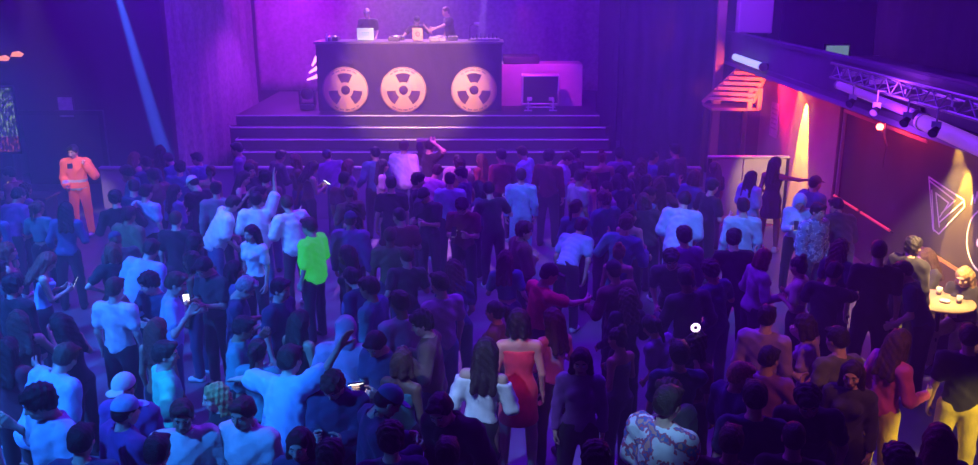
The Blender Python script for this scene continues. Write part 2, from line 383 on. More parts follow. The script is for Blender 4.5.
def top_mesh(pose, fem, kind):
    key = ('top', pose, fem, kind)
    if key in CACHE: return CACHE[key]
    sk = skel(pose, fem); J, RT = sk['J'], sk['RT']; s = SDF(); up = RT @ np.array((0, 0, 1.))
    e = dict(tee=.02, loose=.033, long=.024, jacket=.04, tank=.013, crop=.02, dress=.016, shirt=.026, offshoulder=.022).get(kind, .02)
    torso(s, sk, e)
    if kind in ('tee', 'crop'): arms(s, sk, e + .004, .62)
    elif kind == 'loose': arms(s, sk, e + .012, .85); s.cone(J['chest'], J['pel'], .16, .185, .06)
    elif kind in ('long', 'jacket', 'shirt'): arms(s, sk, e, 1.95)
    elif kind == 'offshoulder': arms(s, sk, e + .008, 1.5)
    if kind == 'dress': s.cone(J['pel'] + up * .02, J['pel'] - (0, 0, .34), .16, .2, .06)
    if kind == 'jacket': s.cone(J['neck'] + up * .0, J['neck'] + up * .045, .085, .08, .02)
    if kind in ('loose', 'shirt', 'tee'): s.wrinkle(.0058, 42)
    elif kind in ('jacket', 'long', 'offshoulder'): s.wrinkle(.006, 38)
    hem = dict(crop=.12, offshoulder=.06, jacket=-.1, loose=-.12, tank=.0, dress=-.3).get(kind, -.04)
    s.plane(J['pel'] + up * hem, -up)
    if kind == 'tank': s.plane(J['neck'] - up * .10, up)
    elif kind == 'dress': s.plane(J['neck'] - up * .09, up)
    elif kind == 'offshoulder': s.plane(J['neck'] - up * .075, up)
    else: s.ell(J['neck'] + up * .055, (.075, .07, .065), RT, .012, True)
    V, Q = s.mesh(.0175); idx = None; ms = [SKIN[0]]
    if kind == 'jacket' and pose == 'mouth':
        ms = [SKIN[0], mat('reflective_tape', (.75, .75, .78), .3, .2)]; C = V[Q].mean(1); idx = np.zeros(len(Q)); zz = (C - J['pel']) @ up
        idx[(abs(zz - .13) < .025) & (abs(C[:, 0]) < .23)] = 1; idx[(abs(zz + .03) < .02) & (abs(C[:, 0]) < .26)] = 1
    me = make_mesh('top', V, Q, idx, ms); CACHE[key] = me; return me
def bottom_mesh(pose, fem, kind):
    key = ('bot', pose, fem, kind)
    if key in CACHE: return CACHE[key]
    sk = skel(pose, fem); J, RT = sk['J'], sk['RT']; s = SDF(); up = RT @ np.array((0, 0, 1.)); e = .014
    r = (.15, .105, .12) if not fem else (.158, .108, .12)
    s.ell(J['pel'] + RT @ (0, 0, .0), tuple(x + e for x in r), RT, .04)
    if kind == 'trousers': legs(s, sk, e + .006, 1.97)
    elif kind == 'shorts': legs(s, sk, e + .016, .62)
    elif kind == 'skirt':
        if 'legs' in POSES[pose]: legs(s, sk, e + .03, .6)
        else: s.cone(J['pel'] - (0, 0, .02), J['pel'] - (0, 0, .3), .15, .185, .05)
    s.plane(J['pel'] + up * .09, up)
    if kind == 'skirt' and 'legs' not in POSES[pose]: s.plane(J['pel'] - (0, 0, .32), (0, 0, -1))
    s.wrinkle(.003, 22); V, Q = s.mesh(.0185); me = make_mesh(kind, V, Q, None, [SKIN[0]]); CACHE[key] = me; return me
def shoe_mesh():
    if 'shoe' in CACHE: return CACHE['shoe']
    s = SDF(); s.cone((0, -.03, -.05), (0, .13, -.055), .038, .036, .02).cone((0, -.02, 0), (0, -.01, -.04), .043, .045, .03).ell((0, .1, -.05), (.045, .075, .03), k=.02)
    s.plane((0, 0, -.082), (0, 0, -1)); V, Q = s.mesh(.011); CACHE['shoe'] = make_mesh('shoe', V, Q, None, [SKIN[0]]); return CACHE['shoe']
def hair_mesh(style):
    key = ('hair', style)
    if key in CACHE: return CACHE[key]
    s = SDF(); h = .0085
    if style in ('short', 'cropped'):
        t = .012 if style == 'short' else .005
        s.ell((0, -.016, .042), (.08 + t, .097 + t, .088 + t)).ell((0, -.06, -.01), (.066 + t, .05 + t, .055), k=.03)
        if style == 'short': s.cone((-.04, .07, .1), (.045, .075, .092), .026, .022, .03); s.wrinkle(.003, 95)
        s.ell((0, .105, -.03), (.085, .075, .1), k=.015, sub=True)
    elif style == 'curly':
        s.ell((0, -.016, .05), (.103, .112, .1)).ell((0, -.05, -.01), (.09, .07, .07), k=.03).ell((0, .06, .085), (.07, .05, .04), k=.03)
        s.wrinkle(.007, 75); s.ell((0, .115, -.03), (.075, .065, .09), k=.015, sub=True)
    elif style in ('long', 'wavy', 'bob', 'ponytail', 'bun'):
        s.ell((0, -.018, .045), (.09, .108, .095)).ell((0, -.05, -.02), (.08, .06, .07), k=.03)
        if style in ('long', 'wavy'):
            L = -.33 if style == 'long' else -.27
            for x in (-.055, 0, .055): s.cone((x, -.07, 0), (x * 1.5, -.095, L), .055, .035, .04)
            for x in (-1, 1): s.cone((x * .075, -.01, .02), (x * .105, -.02, L * .72), .032, .028, .03)
        if style == 'bob':
            for x in (-1, 1): s.cone((x * .075, -.01, .02), (x * .088, .0, -.11), .034, .034, .03)
            s.cone((-.04, -.075, 0), (-.04, -.075, -.1), .05, .045, .03).cone((.04, -.075, 0), (.04, -.075, -.1), .05, .045, .03)
        if style == 'ponytail': s.cone((0, -.11, .05), (0, -.16, .03), .03, .04, .02).cone((0, -.16, .03), (0, -.15, -.2), .038, .018, .02)
        if style == 'bun': s.ell((0, -.085, .13), (.048, .048, .045), k=.015)
        s.wrinkle(.0045 if style != 'wavy' else .008, 70); s.ell((0, .108, -.035), (.068, .075, .105), k=.015, sub=True)
    elif style == 'cap':
        h = .007
        s.ell((0, -.012, .045), (.088, .106, .09)).plane((0, 0, .042), (0, -.1, -1)); s.cone((-.03, .1, .05), (-.03, .155, .042), .045, .035, .02)
        s.cone((.03, .1, .05), (.03, .155, .042), .045, .035, .02); s.plane((0, 0, .034), (0, 0, -1)).plane((0, 0, .055), (0, 0, 0))
    elif style == 'capbrim':
        h = .006; s.ell((0, .12, .046), (.075, .065, .009))
    elif style == 'capcrown':
        h = .007; s.ell((0, -.012, .05), (.092, .11, .096)).plane((0, 0, .038), (0, 0, -1)); s.ell((0, -.012, .147), (.012, .012, .008), k=.003)
    elif style == 'hood':
        s.ell((0, -.03, .03), (.108, .125, .12)).cone((0, -.05, -.04), (0, -.07, -.13), .09, .11, .04); s.wrinkle(.005, 40); s.ell((0, .11, -.01), (.075, .1, .1), k=.015, sub=True)
    V, Q = s.mesh(h); me = make_mesh('hair', V, Q, None, [SKIN[0]]); CACHE[key] = me; return me
def place_mesh(name, me, parent, m, M=None):
    o = bpy.data.objects.new(name, me); COL.objects.link(o); o.parent = parent
    sl = o.material_slots[0]; sl.link = 'OBJECT'; sl.material = m
    if M is not None: o.matrix_local = M
    return o
PEOPLE = []
def person(px=None, py=None, rz=0, pose='stand', fem=False, hair='short', hc='black', top='tee', tc='black', bot='trousers', bc='black',
           label=None, loc=None, z0=0, sc=None, mir=False, skin=0, short=None, group='clubbers crowding the dance floor', topm=None, botm=None, cap=None, y=None):
    sk = skel(pose, fem); sc = (sc or 1) * (.955 if fem else 1); J = sk['J']
    R = Matrix.Rotation(math.radians(rz), 3, 'Z'); h = Vector(J['head']) * sc
    if mir: h.x = -h.x
    if loc is None:
        P = at_z(px, py, z0 + h.z) if y is None else at_y(px, py, y)
        b = P - R @ h; loc = (b.x, b.y, z0 if y is None else b.z)
    e = empty('person', loc, math.radians(rz), label, 'person', group); e.scale = (-sc if mir else sc, sc, sc)
    place_mesh('body', body_mesh(pose, fem), e, SKIN[skin])
    HM = Matrix.Translation(Vector(J['head'])) @ Matrix(sk['RH'].tolist()).to_4x4()
    if hair == 'cap':
        place_mesh('hair', hair_mesh('cropped'), e, hairm(hc), HM); c = place_mesh('cap', hair_mesh('capcrown'), e, cloth(cap or 'navy'), HM)
        b = place_mesh('brim', hair_mesh('capbrim'), c, cloth(cap or 'navy'))
    elif hair == 'hood': place_mesh('hood', hair_mesh('hood'), e, topm or cloth(tc), HM)
    elif hair != 'bald': place_mesh('hair', hair_mesh(hair), e, hairm(hc), HM)
    nm = {'tee': 't_shirt', 'loose': 't_shirt', 'long': 'sweater', 'jacket': 'jacket', 'tank': 'tank_top', 'crop': 'crop_top', 'dress': 'dress', 'shirt': 'shirt', 'offshoulder': 'blouse'}[top]
    tp = place_mesh(nm, top_mesh(pose, fem, top), e, topm or cloth(tc))
    if top != 'dress': place_mesh(bot, bottom_mesh(pose, fem, bot), e, botm or cloth(bc))
    for n_ in 'RL': place_mesh('shoe', shoe_mesh(), e, cloth('black' if (len(PEOPLE) % 3) else 'white'), Matrix.Translation(Vector(J['ank' + n_])))
    hp = at_world(e, J['head'])
    PEOPLE.append(dict(e=e, loc=Vector(loc), head=hp, sk=sk, short=short, label=label))
    return e, tp
def at_world(e, p):
    M = Matrix.LocRotScale(e.location, e.rotation_euler, e.scale); return M @ Vector(p)
def hand_world(e, sk, nm):
    p, B = sk['J']['hand' + nm]; M = Matrix.LocRotScale(e.location, e.rotation_euler, e.scale)
    B4 = Matrix(B.tolist()).to_4x4(); B4.translation = Vector(p + B @ np.array((.005, .03, .09))); return M @ B4
PH_SCREEN = mat('phone_screen', (.05, .05, .05), .3, emit=(.85, .95, 1), estr=5)
PH_TORCH = mat('phone_torch_light', (.9, .9, .9), .3, emit=(1, 1, .95), estr=60)
def phone(P, label, rz=0, tilt=0, torch=False, sc=1, scr=None):
    e = empty('phone', P, 0, label, 'phone', 'lit phones in the crowd'); e.rotation_euler = (tilt, 0, rz); e.scale = (sc,) * 3
    MB().bbox((0, 0, 0), (.075, .009, .155), .004).build('case', mat('phone_case', (.02, .02, .02), .4), e)
    MB().box((0, -.0052, 0), (.068, .001, .142)).build('screen', scr or PH_SCREEN, e)
    if torch: MB().tube((-.02, .0045, .06), (-.02, .008, .06), .011).build('torch', PH_TORCH, e)
    return e

# ================================================================== the hall
def st(name, mb, m, kind='structure', loc=None):
    return tag(mb.build(name, m, None, loc), kind=kind)
FLOORM = mat('floor_paint', (.16, .16, .18), .38, bump=.05, bscale=12, var=.35, vscale=.8)
WALLD = mat('dark_wall_paint', (.035, .033, .04), .9, bump=.1, bscale=8, var=.2, vscale=1.5)
WALLR = mat('right_wall_paint', (.5, .42, .34), .85, bump=.1, bscale=10, var=.2, vscale=1.2)
WALLB = mat('black_wall_panel', (.04, .036, .036), .6, bump=.05, bscale=8, var=.3, vscale=2)
DRAPE = mat('black_drape', (.05, .045, .055), .95, bump=.3, bscale=30, var=.3, vscale=3)
BACKD = mat('backdrop_cloth', (.34, .3, .34), .95, bump=.5, bscale=40, var=.35, vscale=9)
METAL = mat('dark_metal', (.06, .06, .065), .4, .8)
ALU = mat('aluminium', (.6, .6, .62), .35, .9)
STEEL = mat('bright_steel', (.85, .85, .88), .35, .25)

st('floor', MB().box((-1, 11, -.05), (24, 38, .1)), FLOORM)
st('ceiling', MB().box((-1, 11, 8.05), (24, 38, .1)), WALLD)
st('wall_left', MB().box((-12.1, 8, 4), (.2, 32, 8)), WALLD)
st('wall_back', MB().box((-2, 27.6, 4), (20, .2, 8)), WALLD)
st('wall_front', MB().box((-1, -6.1, 4), (24, .2, 8)), WALLD)
# side-stage wall on the left with its dark doorway
w = MB(); w.box((-11.2, 19.1, 4), (1.8, .25, 8)).box((-7.55, 19.1, 4), (1.5, .25, 8)).box((-9.3, 19.1, 5.05), (2.0, .25, 5.9))
st('wall_stage_left', w, WALLD)
d = MB()
for x in (-10.33, -8.27): d.box((x, 18.94, 1.05), (.1, .1, 2.1))
d.box((-9.3, 18.94, 2.13), (2.16, .1, .1)); st('trim_1', d, METAL)
st('wall_corridor', MB().box((-9.3, 21.5, 2), (4, .1, 4)), WALLD)
# right wall: painted stretch, black panel, and the stretch with the line drawings
st('wall_right', MB().box((6.75, 19.1, 1.5), (.3, 5.0, 3.0)).box((6.79, 14.95, 1.5), (.22, 3.35, 3.0)).box((6.75, 4.6, 1.5), (.3, 17.4, 3.0)).box((6.75, 24.6, 4), (.3, 6, 8)), WALLB)
st('wall_right_painted', MB().box((6.59, 19.1, 1.45), (.02, 4.9, 2.9)), WALLR)
st('wall_right_upper', MB().box((9.6, 9, 5.5), (.2, 26, 5)), WALLD)

def drape(name, p0, p1, z0, z1, m, folds=14, amp=.07, label=None, cat='curtain', group=None, swag=0):
    p0, p1 = Vector(p0), Vector(p1); d = p1 - p0; nrm_ = Vector((-d.y, d.x, 0)).normalized(); nx, nz = folds * 8, 14; vs = []
    for th in (0, .03):
        for j in range(nz + 1):
            for i in range(nx + 1):
                u = i / nx; t = j / nz
                o = amp * math.sin(2 * PI * folds * u + .6 * math.sin(7 * u)) * (.5 + .5 * (1 - t)) + .3 * amp * math.sin(31 * u + 5 * t) + th
                q = p0 + d * u + nrm_ * o; zz = z0 + (z1 - z0) * t
                if swag: zz += swag * math.sin(PI * u) * (1 - t)
                vs.append((q.x, q.y, zz))
    N = (nx + 1) * (nz + 1); fs = []
    for j in range(nz):
        for i in range(nx):
            a = j * (nx + 1) + i; fs.append((a, a + 1, a + nx + 2, a + nx + 1)); fs.append((N + a, N + a + nx + 1, N + a + nx + 2, N + a + 1))
    for i in range(nx):
        fs.append((i, N + i, N + i + 1, i + 1)); a = nz * (nx + 1) + i; fs.append((a, a + 1, N + a + 1, N + a))
    for j in range(nz):
        a = j * (nx + 1); fs.append((a, a + nx + 1, N + a + nx + 1, N + a)); a += nx; fs.append((a, N + a, N + a + nx + 1, a + nx + 1))
    o = MB().add(vs, fs, True).build(name, m); return tag(o, label, cat, group)
drape('curtain', (-6.9, 27, 0), (3.6, 27, 0), 1.62, 7.6, BACKD, 12, .05, 'broad textured backdrop cloth behind the DJs, glowing magenta', 'curtain')
drape('curtain', (-6.95, 19.4, 0), (-6.95, 26.9, 0), .02, 7.6, BACKD, 10, .05, 'dim violet side curtain closing the stage on its left', 'curtain')
drape('curtain', (3.3, 22.9, 0), (3.3, 27, 0), .02, 7.6, DRAPE, 7, .06, 'dark wing curtain along the right side of the stage', 'curtain')
drape('curtain', (3.4, 22.8, 0), (6.5, 22.8, 0), .02, 7.6, DRAPE, 8, .06, 'black drape between the stage and the red staircase', 'curtain')

# ------------------------------------------------------------------ stage
STG = mat('stage_paint', (.05, .045, .055), .6, bump=.15, bscale=30, var=.3, vscale=5)
NOSE = mat('step_nosing', (.9, .88, .9), .4, 0)
s = empty('stage', (0, 0, 0), 0, 'wide dark stage with three front steps edged in pale metal', 'stage')
yf = 22.1; xl, xr = -6.3, 2.75
MB().box(((xl + xr) / 2, (yf + 26.9) / 2, .8), (xr - xl, 26.9 - yf, 1.6)).build('deck', STG, s)
nose = MB().box(((xl + xr) / 2, yf - .012, 1.59), (xr - xl, .024, .03)); nose.build('deck_edge', NOSE, s)
for k in range(3):
    y0 = yf - .3 * (k + 1); z = 1.6 - .25 * (k + 1); e0 = .18 - .03 * k
    p = MB().prism([Vector(q) for q in ((xl - e0 + .25 * k, yf, 0), (xl - e0 + .12 + .15 * k, y0, 0), (xr + .12 + .05 * k, y0, 0), (xr + .3 - .03 * k, yf, 0))], (0, 0, z))
    stp = p.build('step', STG, s)
    MB().tube((xl - e0 + .12 + .15 * k, y0 - .008, z - .012), (xr + .12 + .05 * k, y0 - .008, z - .012), .022).build('nosing', NOSE, stp)
    MB().tube((xl - e0 + .12 + .15 * k, y0 - .008, z - .012), (xl - e0 + .25 * k, yf, z - .012), .018).build('nosing', NOSE, stp)

# low wall between dance floor and stage
BARM = mat('barrier_paint', (.42, .4, .45), .8, bump=.1, bscale=9, var=.15, vscale=1)
b = empty('crowd_barrier', (0, 18.2, 0), 0, 'long pale waist-high barrier between the dance floor and the stage', 'barrier')
MB().bbox((-1.85, 18.2, .52), (12.5, .1, 1.04), .01).build('panel', BARM, b).location = (0, -18.2, 0)
MB().bbox((-1.85, 18.2, 1.075), (12.54, .16, .07), .02).build('top_rail', mat('barrier_rail', (.3, .28, .33), .5), b).location = (0, -18.2, 0)
for i in range(6): MB().box((-7.8 + 2.35 * i, 18.32, .5), (.08, .14, 1.0)).build('post', METAL, b).location = (0, -18.2, 0)
# lit partition right
PART = mat('partition_board', (.62, .58, .48), .75, bump=.1, bscale=9, var=.12, vscale=2)
b = empty('partition', (5.2, 17.6, 0), 0, 'pale freestanding partition board under the yellow spotlight', 'partition')
for x0, x1 in ((4.42, 5.1), (5.12, 6.02)): MB().bbox(((x0 + x1) / 2 - 5.2, 0, .72), (x1 - x0, .06, 1.36), .008).build('board', PART, b)
MB().bbox((.02, 0, 1.43), (1.66, .1, .05), .012).build('top_rail', mat('rail_wood', (.7, .62, .5), .5), b)
for x in (-.76, .8): MB().box((x, 0, .7), (.06, .09, 1.4)).box((x, 0, .02), (.08, .5, .04)).build('post', METAL, b)

# ------------------------------------------------------------------ DJ booth
BC = mat('booth_cloth', (.05, .035, .065), .9, bump=.4, bscale=14, var=.25, vscale=4)
bx0, bx1, by, bz = -4.35, .32, 22.75, 3.3
bt = empty('dj_booth', ((bx0 + bx1) / 2, by + .5, 1.603), 0, 'tall black cloth-covered DJ booth on the stage with three radiation discs', 'dj booth')
o = Vector(bt.location)
L = lambda v: Vector(v) - o
# cloth front as a softly wrinkled sheet with thickness
vs, fs = [], []; nx, nz = 70, 24
for th in (0, .02):
    for j in range(nz + 1):
        for i in range(nx + 1):
            u, t = i / nx, j / nz; x = bx0 + (bx1 - bx0) * u
            sag = .03 * math.sin(4.2 * x + 2 * t) * math.exp(-((t - .7) / .22) ** 2) + .012 * math.sin(17 * x + 9 * t) * (1 - .5 * t)
            vs.append(L((x, by + sag + th - .02, 1.62 + (bz - 1.62) * t)))
N = (nx + 1) * (nz + 1)
for j in range(nz):
    for i in range(nx):
        a = j * (nx + 1) + i; fs += [(a, a + 1, a + nx + 2, a + nx + 1), (N + a, N + a + nx + 1, N + a + nx + 2, N + a + 1)]
MB().add(vs, fs, True).build('cloth_front', BC, bt)
MB().box(L((bx0 + .02, by + .5, 2.45)), (.04, .95, 1.66)).build('side_panel', BC, bt)
MB().box(L((bx1 - .02, by + .5, 2.45)), (.04, .95, 1.66)).build('side_panel', BC, bt)
MB().bbox(L(((bx0 + bx1) / 2, by + .45, bz + .02)), (bx1 - bx0 + .1, 1.0, .06), .015).build('table_top', mat('table_top', (.2, .17, .24), .4), bt)
for x in (bx0 + .1, (bx0 + bx1) / 2, bx1 - .1):
    for y in (by + .1, by + .85): MB().tube(L((x, y, 1.6)), L((x, y, bz)), .025).build('leg', METAL, bt)
r = empty('riser', (-2, 24.9, 1.603), 0, 'black platform the DJs stand on behind the booth', 'platform')
MB().bbox((0, 0, .36), (4.4, 1.9, .72), .02).build('deck', STG, r)
for x in (-2.1, 2.1):
    for y in (-.85, .85): MB().tube((x, y, 0), (x, y, .34), .03).build('leg', METAL, r)

DISC = mat('peach_disc', (.95, .62, .3), .55, var=.05, vscale=3)
INK = mat('disc_ink', (.12, .05, .13), .7)
for px, lab in ((345.5, 'leftmost of the three round peach radiation signs on the booth'), (403.5, 'middle of the three round peach radiation signs on the booth'), (474, 'rightmost radiation sign, set apart from the other two on the booth')):
    c = at_y(px, 90, by - .09); e = empty('radiation_sign', c, 0, lab, 'sign', 'radiation signs on the booth')
    MB().lathe([(.0, -.012), (.57, -.012), (.58, 0), (.57, .012), (0, .012)], n=64, M=Matrix.Rotation(PI / 2, 3, 'X')).build('disc', DISC, e)
    U, W, O = (1, 0, 0), (0, 0, 1), (0, -.008, 0); Y0 = (0, -.012, 0)
    for a in (90, 210, 330):
        MB().arc(Y0, .2, .425, math.radians(a - 27), math.radians(a + 27), U, W, O, 14).build('blade', INK, e)
    MB().lathe([(0, 0), (.115, 0), (.115, .008), (0, .008)], c=Y0, n=28, M=Matrix.Rotation(PI / 2, 3, 'X')).build('hub', INK, e)
    MB().arc(Y0, .555, .565, 0, 2 * PI, U, W, O, 64).build('rim_line', INK, e)
    m = MB()
    for base in (90, 270):
        for k in range(-9, 10):
            if k % 4 == 3: continue
            a = math.radians(base + k * 4.2); m.arc(Y0, .485, .52, a - .022, a + .022, U, W, O, 2)
    tag(m.build('rim_lettering', INK, e), kind='stuff')

tz = bz + .05
def laptop(px, lab, lid, emb, w=.42):
    c = at_y(px, 46, by + .3); e = empty('laptop', (c.x, by + .3, tz), 0, lab, 'laptop', 'laptops on the booth')
    MB().bbox((0, .13, .012), (w, .28, .022), .006).build('base', ALU, e)
    lidM = Matrix.Rotation(math.radians(8), 3, 'X')
    MB().box((0, -.03, .17), (w, .014, .3), M=lidM).build('lid', lid, e)
    MB().box((0, -.018, .17), (w * .92, .004, .26), M=lidM).build('screen', PH_SCREEN, e)
    return e
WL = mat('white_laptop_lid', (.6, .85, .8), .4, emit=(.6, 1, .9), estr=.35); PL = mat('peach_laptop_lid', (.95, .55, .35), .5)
e = laptop(366, 'open laptop with glowing white lid in front of the left DJ', WL, None)
for k in range(4): MB().box((-.075 + .05 * k, -.042, .2), (.034, .006, .02)).build('sticker_mark', mat('teal_ink', (.02, .3, .28), .6), e)
MB().box((0, -.044, .15), (.17, .006, .008)).build('sticker_mark', mat('teal_ink', (.02, .3, .28), .6), e)
e = laptop(418, 'open laptop with a peach sticker-covered lid before the middle DJ', PL, None, .26)
MB().arc((0, -.043, .17), .045, .06, 0, 2 * PI, (1, 0, 0), (0, -.14, .99), (0, -.005, 0), 24).build('ring_emblem', INK, e)
DECK = mat('deck_plastic', (.12, .12, .13), .35, .2); LED = mat('control_light', (.9, .5, .7), .4, emit=(1, .55, .8), estr=2.2)
DJG = mat('deck_face', (.55, .5, .6), .35, .3)
def player(px, lab, w=.32, y=.35, wheel=True, face=DECK):
    c = at_y(px, 46, by + y); e = empty('media_player' if wheel else 'mixer', (c.x, by + y, tz), 0, lab, 'dj player' if wheel else 'mixer', 'players and mixers on the booth')
    MB().bbox((0, 0, .05), (w, .36, .1), .012).build('case', face, e)
    if wheel: MB().lathe([(0, .1), (.11, .1), (.115, .112), (.1, .122), (0, .122)], c=(0, .02, 0), n=28).build('jog_wheel', ALU, e)
    else:
        for i in range(4):
            MB().lathe([(0, .1), (.014, .1), (.012, .125), (0, .125)], c=(-.09 + .06 * i, .08, 0), n=10).build('knob', ALU, e)
            MB().box((-.09 + .06 * i, -.06, .108), (.02, .035, .016)).build('fader', ALU, e)
    for i in range(3): MB().box((-.1 + .1 * i, -.15, .103), (.03, .02, .008)).build('button', LED, e)
    return e
player(333, 'leftmost player at the far left end of the booth')
player(395, 'player between the white laptop and the peach laptop', .3)
player(440, 'player beneath the hands of the standing right DJ', .34, face=DJG)
player(453, 'mixer just right of the last crew member', .26, .5, False)
player(434, 'mixer just right of the peach laptop', .24, .2, False, DJG)
player(400, 'mixer behind the peach laptop left edge', .26, .62, False)
e = empty('keyboard_tray', at_y(485, 45, by + .35), 0, 'shallow lit equipment tray at the right end of the booth', 'equipment'); e.location.z = tz
MB().bbox((0, 0, .03), (.74, .42, .06), .012).build('case', DJG, e)
for i in range(7): MB().tube((-.3 + .1 * i, -.05, .06), (-.3 + .1 * i, -.05, .13 + .03 * (i % 3)), .018).build('knob', DECK, e)
e = empty('gooseneck_lamp', at_y(470, 46, by + .5), 0, 'thin dark lamp arm rising from the booth near its right end', 'lamp'); e.location.z = tz
MB().lathe([(0, 0), (.06, 0), (.05, .03), (0, .03)], n=16).build('base', METAL, e)
MB().tube((0, 0, .02), (0, 0, .36), .01).tube((0, 0, .36), (.12, 0, .42), .01).build('arm', METAL, e)
MB().tube((.1, 0, .42), (.24, 0, .4), .03, .045).build('shade', ALU, e)
for px, h in ((327, .2), (331, .13)):
    e = empty('drinks_bottle' if h > .15 else 'drinking_glass', at_y(px, 46, by + .15), 0, 'small bottle on the far left corner of the booth' if h > .15 else 'short glass on the booth beside the small bottle', 'bottle' if h > .15 else 'glass'); e.location.z = tz
    if h > .15:
        MB().lathe([(0, 0), (.032, 0), (.032, .12), (.014, .16), (.014, .2), (0, .2)], n=16).build('body', mat('bottle_plastic', (.7, .75, .8), .2), e); MB().lathe([(0, .2), (.016, .2), (.016, .22), (0, .22)], n=14).build('cap', INK, e)
    else: MB().lathe([(0, 0), (.03, 0), (.036, .11), (.033, .11), (.027, .01), (0, .01)], n=16).build('tumbler', mat('cup_plastic', (.8, .75, .8), .3), e)

# lit riser and flight case right of the booth
e = empty('stage_riser', (1.4, 24.2, 1.603), 0, 'plain block riser right of the booth, front washed magenta', 'platform')
MB().bbox((0, 0, .55), (2.15, 1.0, 1.1), .015).build('body', mat('riser_face', (.6, .5, .58), .7, bump=.15, bscale=20, var=.15, vscale=3), e)
MB().bbox((-.55, 0, 1.2), (.95, 1.02, .18), .015).build('top_slab', STG, e)
cw = at_y(540, 100, 23.1); e = empty('flight_case', (cw.x, 23.15, 1.6), 0, 'black flight case with silver edges standing right of the booth', 'flight case')
MB().bbox((0, 0, .52), (.92, .5, .72), .012).build('body', mat('case_laminate', (.03, .03, .035), .5), e)
m = MB()
for x in (-.46, .46):
    for y in (-.25, .25): m.tube((x, y, .17), (x, y, .88), .022, n=8)
for z in (.17, .88):
    for y in (-.25, .25): m.tube((-.46, y, z), (.46, y, z), .022, n=8)
    for x in (-.46, .46): m.tube((x, -.25, z), (x, .25, z), .022, n=8)
m.build('edging', STEEL, e); MB().box((0, 0, .895), (.9, .48, .02)).build('lid', mat('case_lid', (.5, .4, .55), .5), e)
for x in (-.28, .28):
    MB().bbox((x, -.27, .3), (.13, .03, .1), .006).build('latch', STEEL, e)
    for y in (-.18, .18): MB().tube((x - .02, y, .06), (x + .02, y, .06), .06, n=14).build('caster', METAL, e); MB().box((x, y, .13), (.07, .07, .05)).build('caster_fork', STEEL, e)
e = empty('cable_tray', (cw.x, 22.78, 1.6), 0, 'low silver bar stand with knobs in front of the flight case', 'stand')
MB().tube((-.38, 0, .1), (.38, 0, .1), .02).build('bar', STEEL, e)
for x in (-.32, .32):
    MB().tube((x, 0, .02), (x, 0, .26), .02).tube((x - .1, 0, .02), (x + .1, 0, .02), .02).build('leg', STEEL, e); MB().lathe([(0, .24), (.035, .25), (.035, .3), (0, .31)], c=(x, 0, 0), n=12).build('knob', STEEL, e)

# moving-head lamp at the booth's left end, lens turned to the crowd
def moving_head(loc, lab, lens, rz=0, sc=1, group=None, tilt=0):
    e = empty('moving_head_lamp', loc, rz, lab, 'stage light', group); e.scale = (sc,) * 3
    MB().bbox((0, 0, .06), (.34, .3, .12), .02).build('base', METAL, e)
    m = MB()
    for x in (-.17, .17): m.bbox((x, 0, .27), (.05, .16, .34), .015)
    m.bbox((0, 0, .13), (.38, .16, .05), .01).build('yoke', METAL, e)
    R = Matrix.Rotation(math.radians(80 + tilt), 3, 'X')
    MB().lathe([(0, -.2), (.09, -.2), (.13, -.1), (.135, .12), (.12, .16), (0, .16)], c=(0, 0, .35), n=24, M=R).build('head', METAL, e)
    MB().lathe([(0, .155), (.11, .155), (.11, .172), (0, .175)], c=(0, 0, .35), n=24, M=R).build('lens', lens, e)
    return e
PINKL = mat('pink_lens', (1, .4, .7), .3, emit=(1, .3, .75), estr=4)
c = at_y(311, 76, 23.0)
moving_head((c.x - .16, 23.2, 1.603), 'moving-head lamp on the stage beside the booth left end', METAL, 0, 1.1)
for i, (q, r) in enumerate((((307, 80), (318, 76)), ((309, 73), (317, 68)), ((312, 66), (317, 57)))):
    a, bb = at_y(*q, 22.95), at_y(*r, 22.95)
    e = empty('led_blade', a, 0, ('lowest', 'middle', 'uppermost')[i] + ' of three glowing pink slats left of the booth', 'light', 'pink slats left of the booth')
    d = bb - a; n_ = Vector((-d.z, 0, d.x)).normalized() * .05
    MB().prism([Vector((0, 0, 0)) - n_ * .4, d - n_, d + n_, n_ * .4], (0, .05, 0)).build('slat', PINKL, e)

# ------------------------------------------------------------------ left side: bar corner
e = empty('lit_board', at_y(8, 120, 18.7), 0, 'tall lit board of yellow-green strokes at the left edge', 'board')
LB = bpy.data.materials.new('lit_board_face'); LB.use_nodes = True; nt = LB.node_tree; p = nt.nodes['Principled BSDF']
tc = nt.nodes.new('ShaderNodeTexCoord'); mp = nt.nodes.new('ShaderNodeMapping'); mp.inputs['Scale'].default_value = (22, 1, 8)
n = nt.nodes.new('ShaderNodeTexNoise'); n.inputs['Scale'].default_value = 1.0; n.inputs['Detail'].default_value = 3
r = nt.nodes.new('ShaderNodeValToRGB'); r.color_ramp.elements[0].position = .5; r.color_ramp.elements[0].color = (.01, .02, .03, 1); r.color_ramp.elements[1].position = .68; r.color_ramp.elements[1].color = (.35, .5, .2, 1)
sp = nt.nodes.new('ShaderNodeSeparateXYZ'); mt = nt.nodes.new('ShaderNodeMath'); mt.operation = 'LESS_THAN'; mt.inputs[1].default_value = -.35
mx = nt.nodes.new('ShaderNodeMix'); mx.data_type = 'RGBA'; mx.blend_type = 'MULTIPLY'; mx.inputs['B'].default_value = (1.6, .15, .3, 1)
nt.links.new(tc.outputs['Object'], mp.inputs['Vector']); nt.links.new(mp.outputs['Vector'], n.inputs['Vector']); nt.links.new(n.outputs['Fac'], r.inputs['Fac'])
nt.links.new(tc.outputs['Object'], sp.inputs[0]); nt.links.new(sp.outputs['Z'], mt.inputs[0]); nt.links.new(mt.outputs[0], mx.inputs['Factor']); nt.links.new(r.outputs['Color'], mx.inputs['A'])
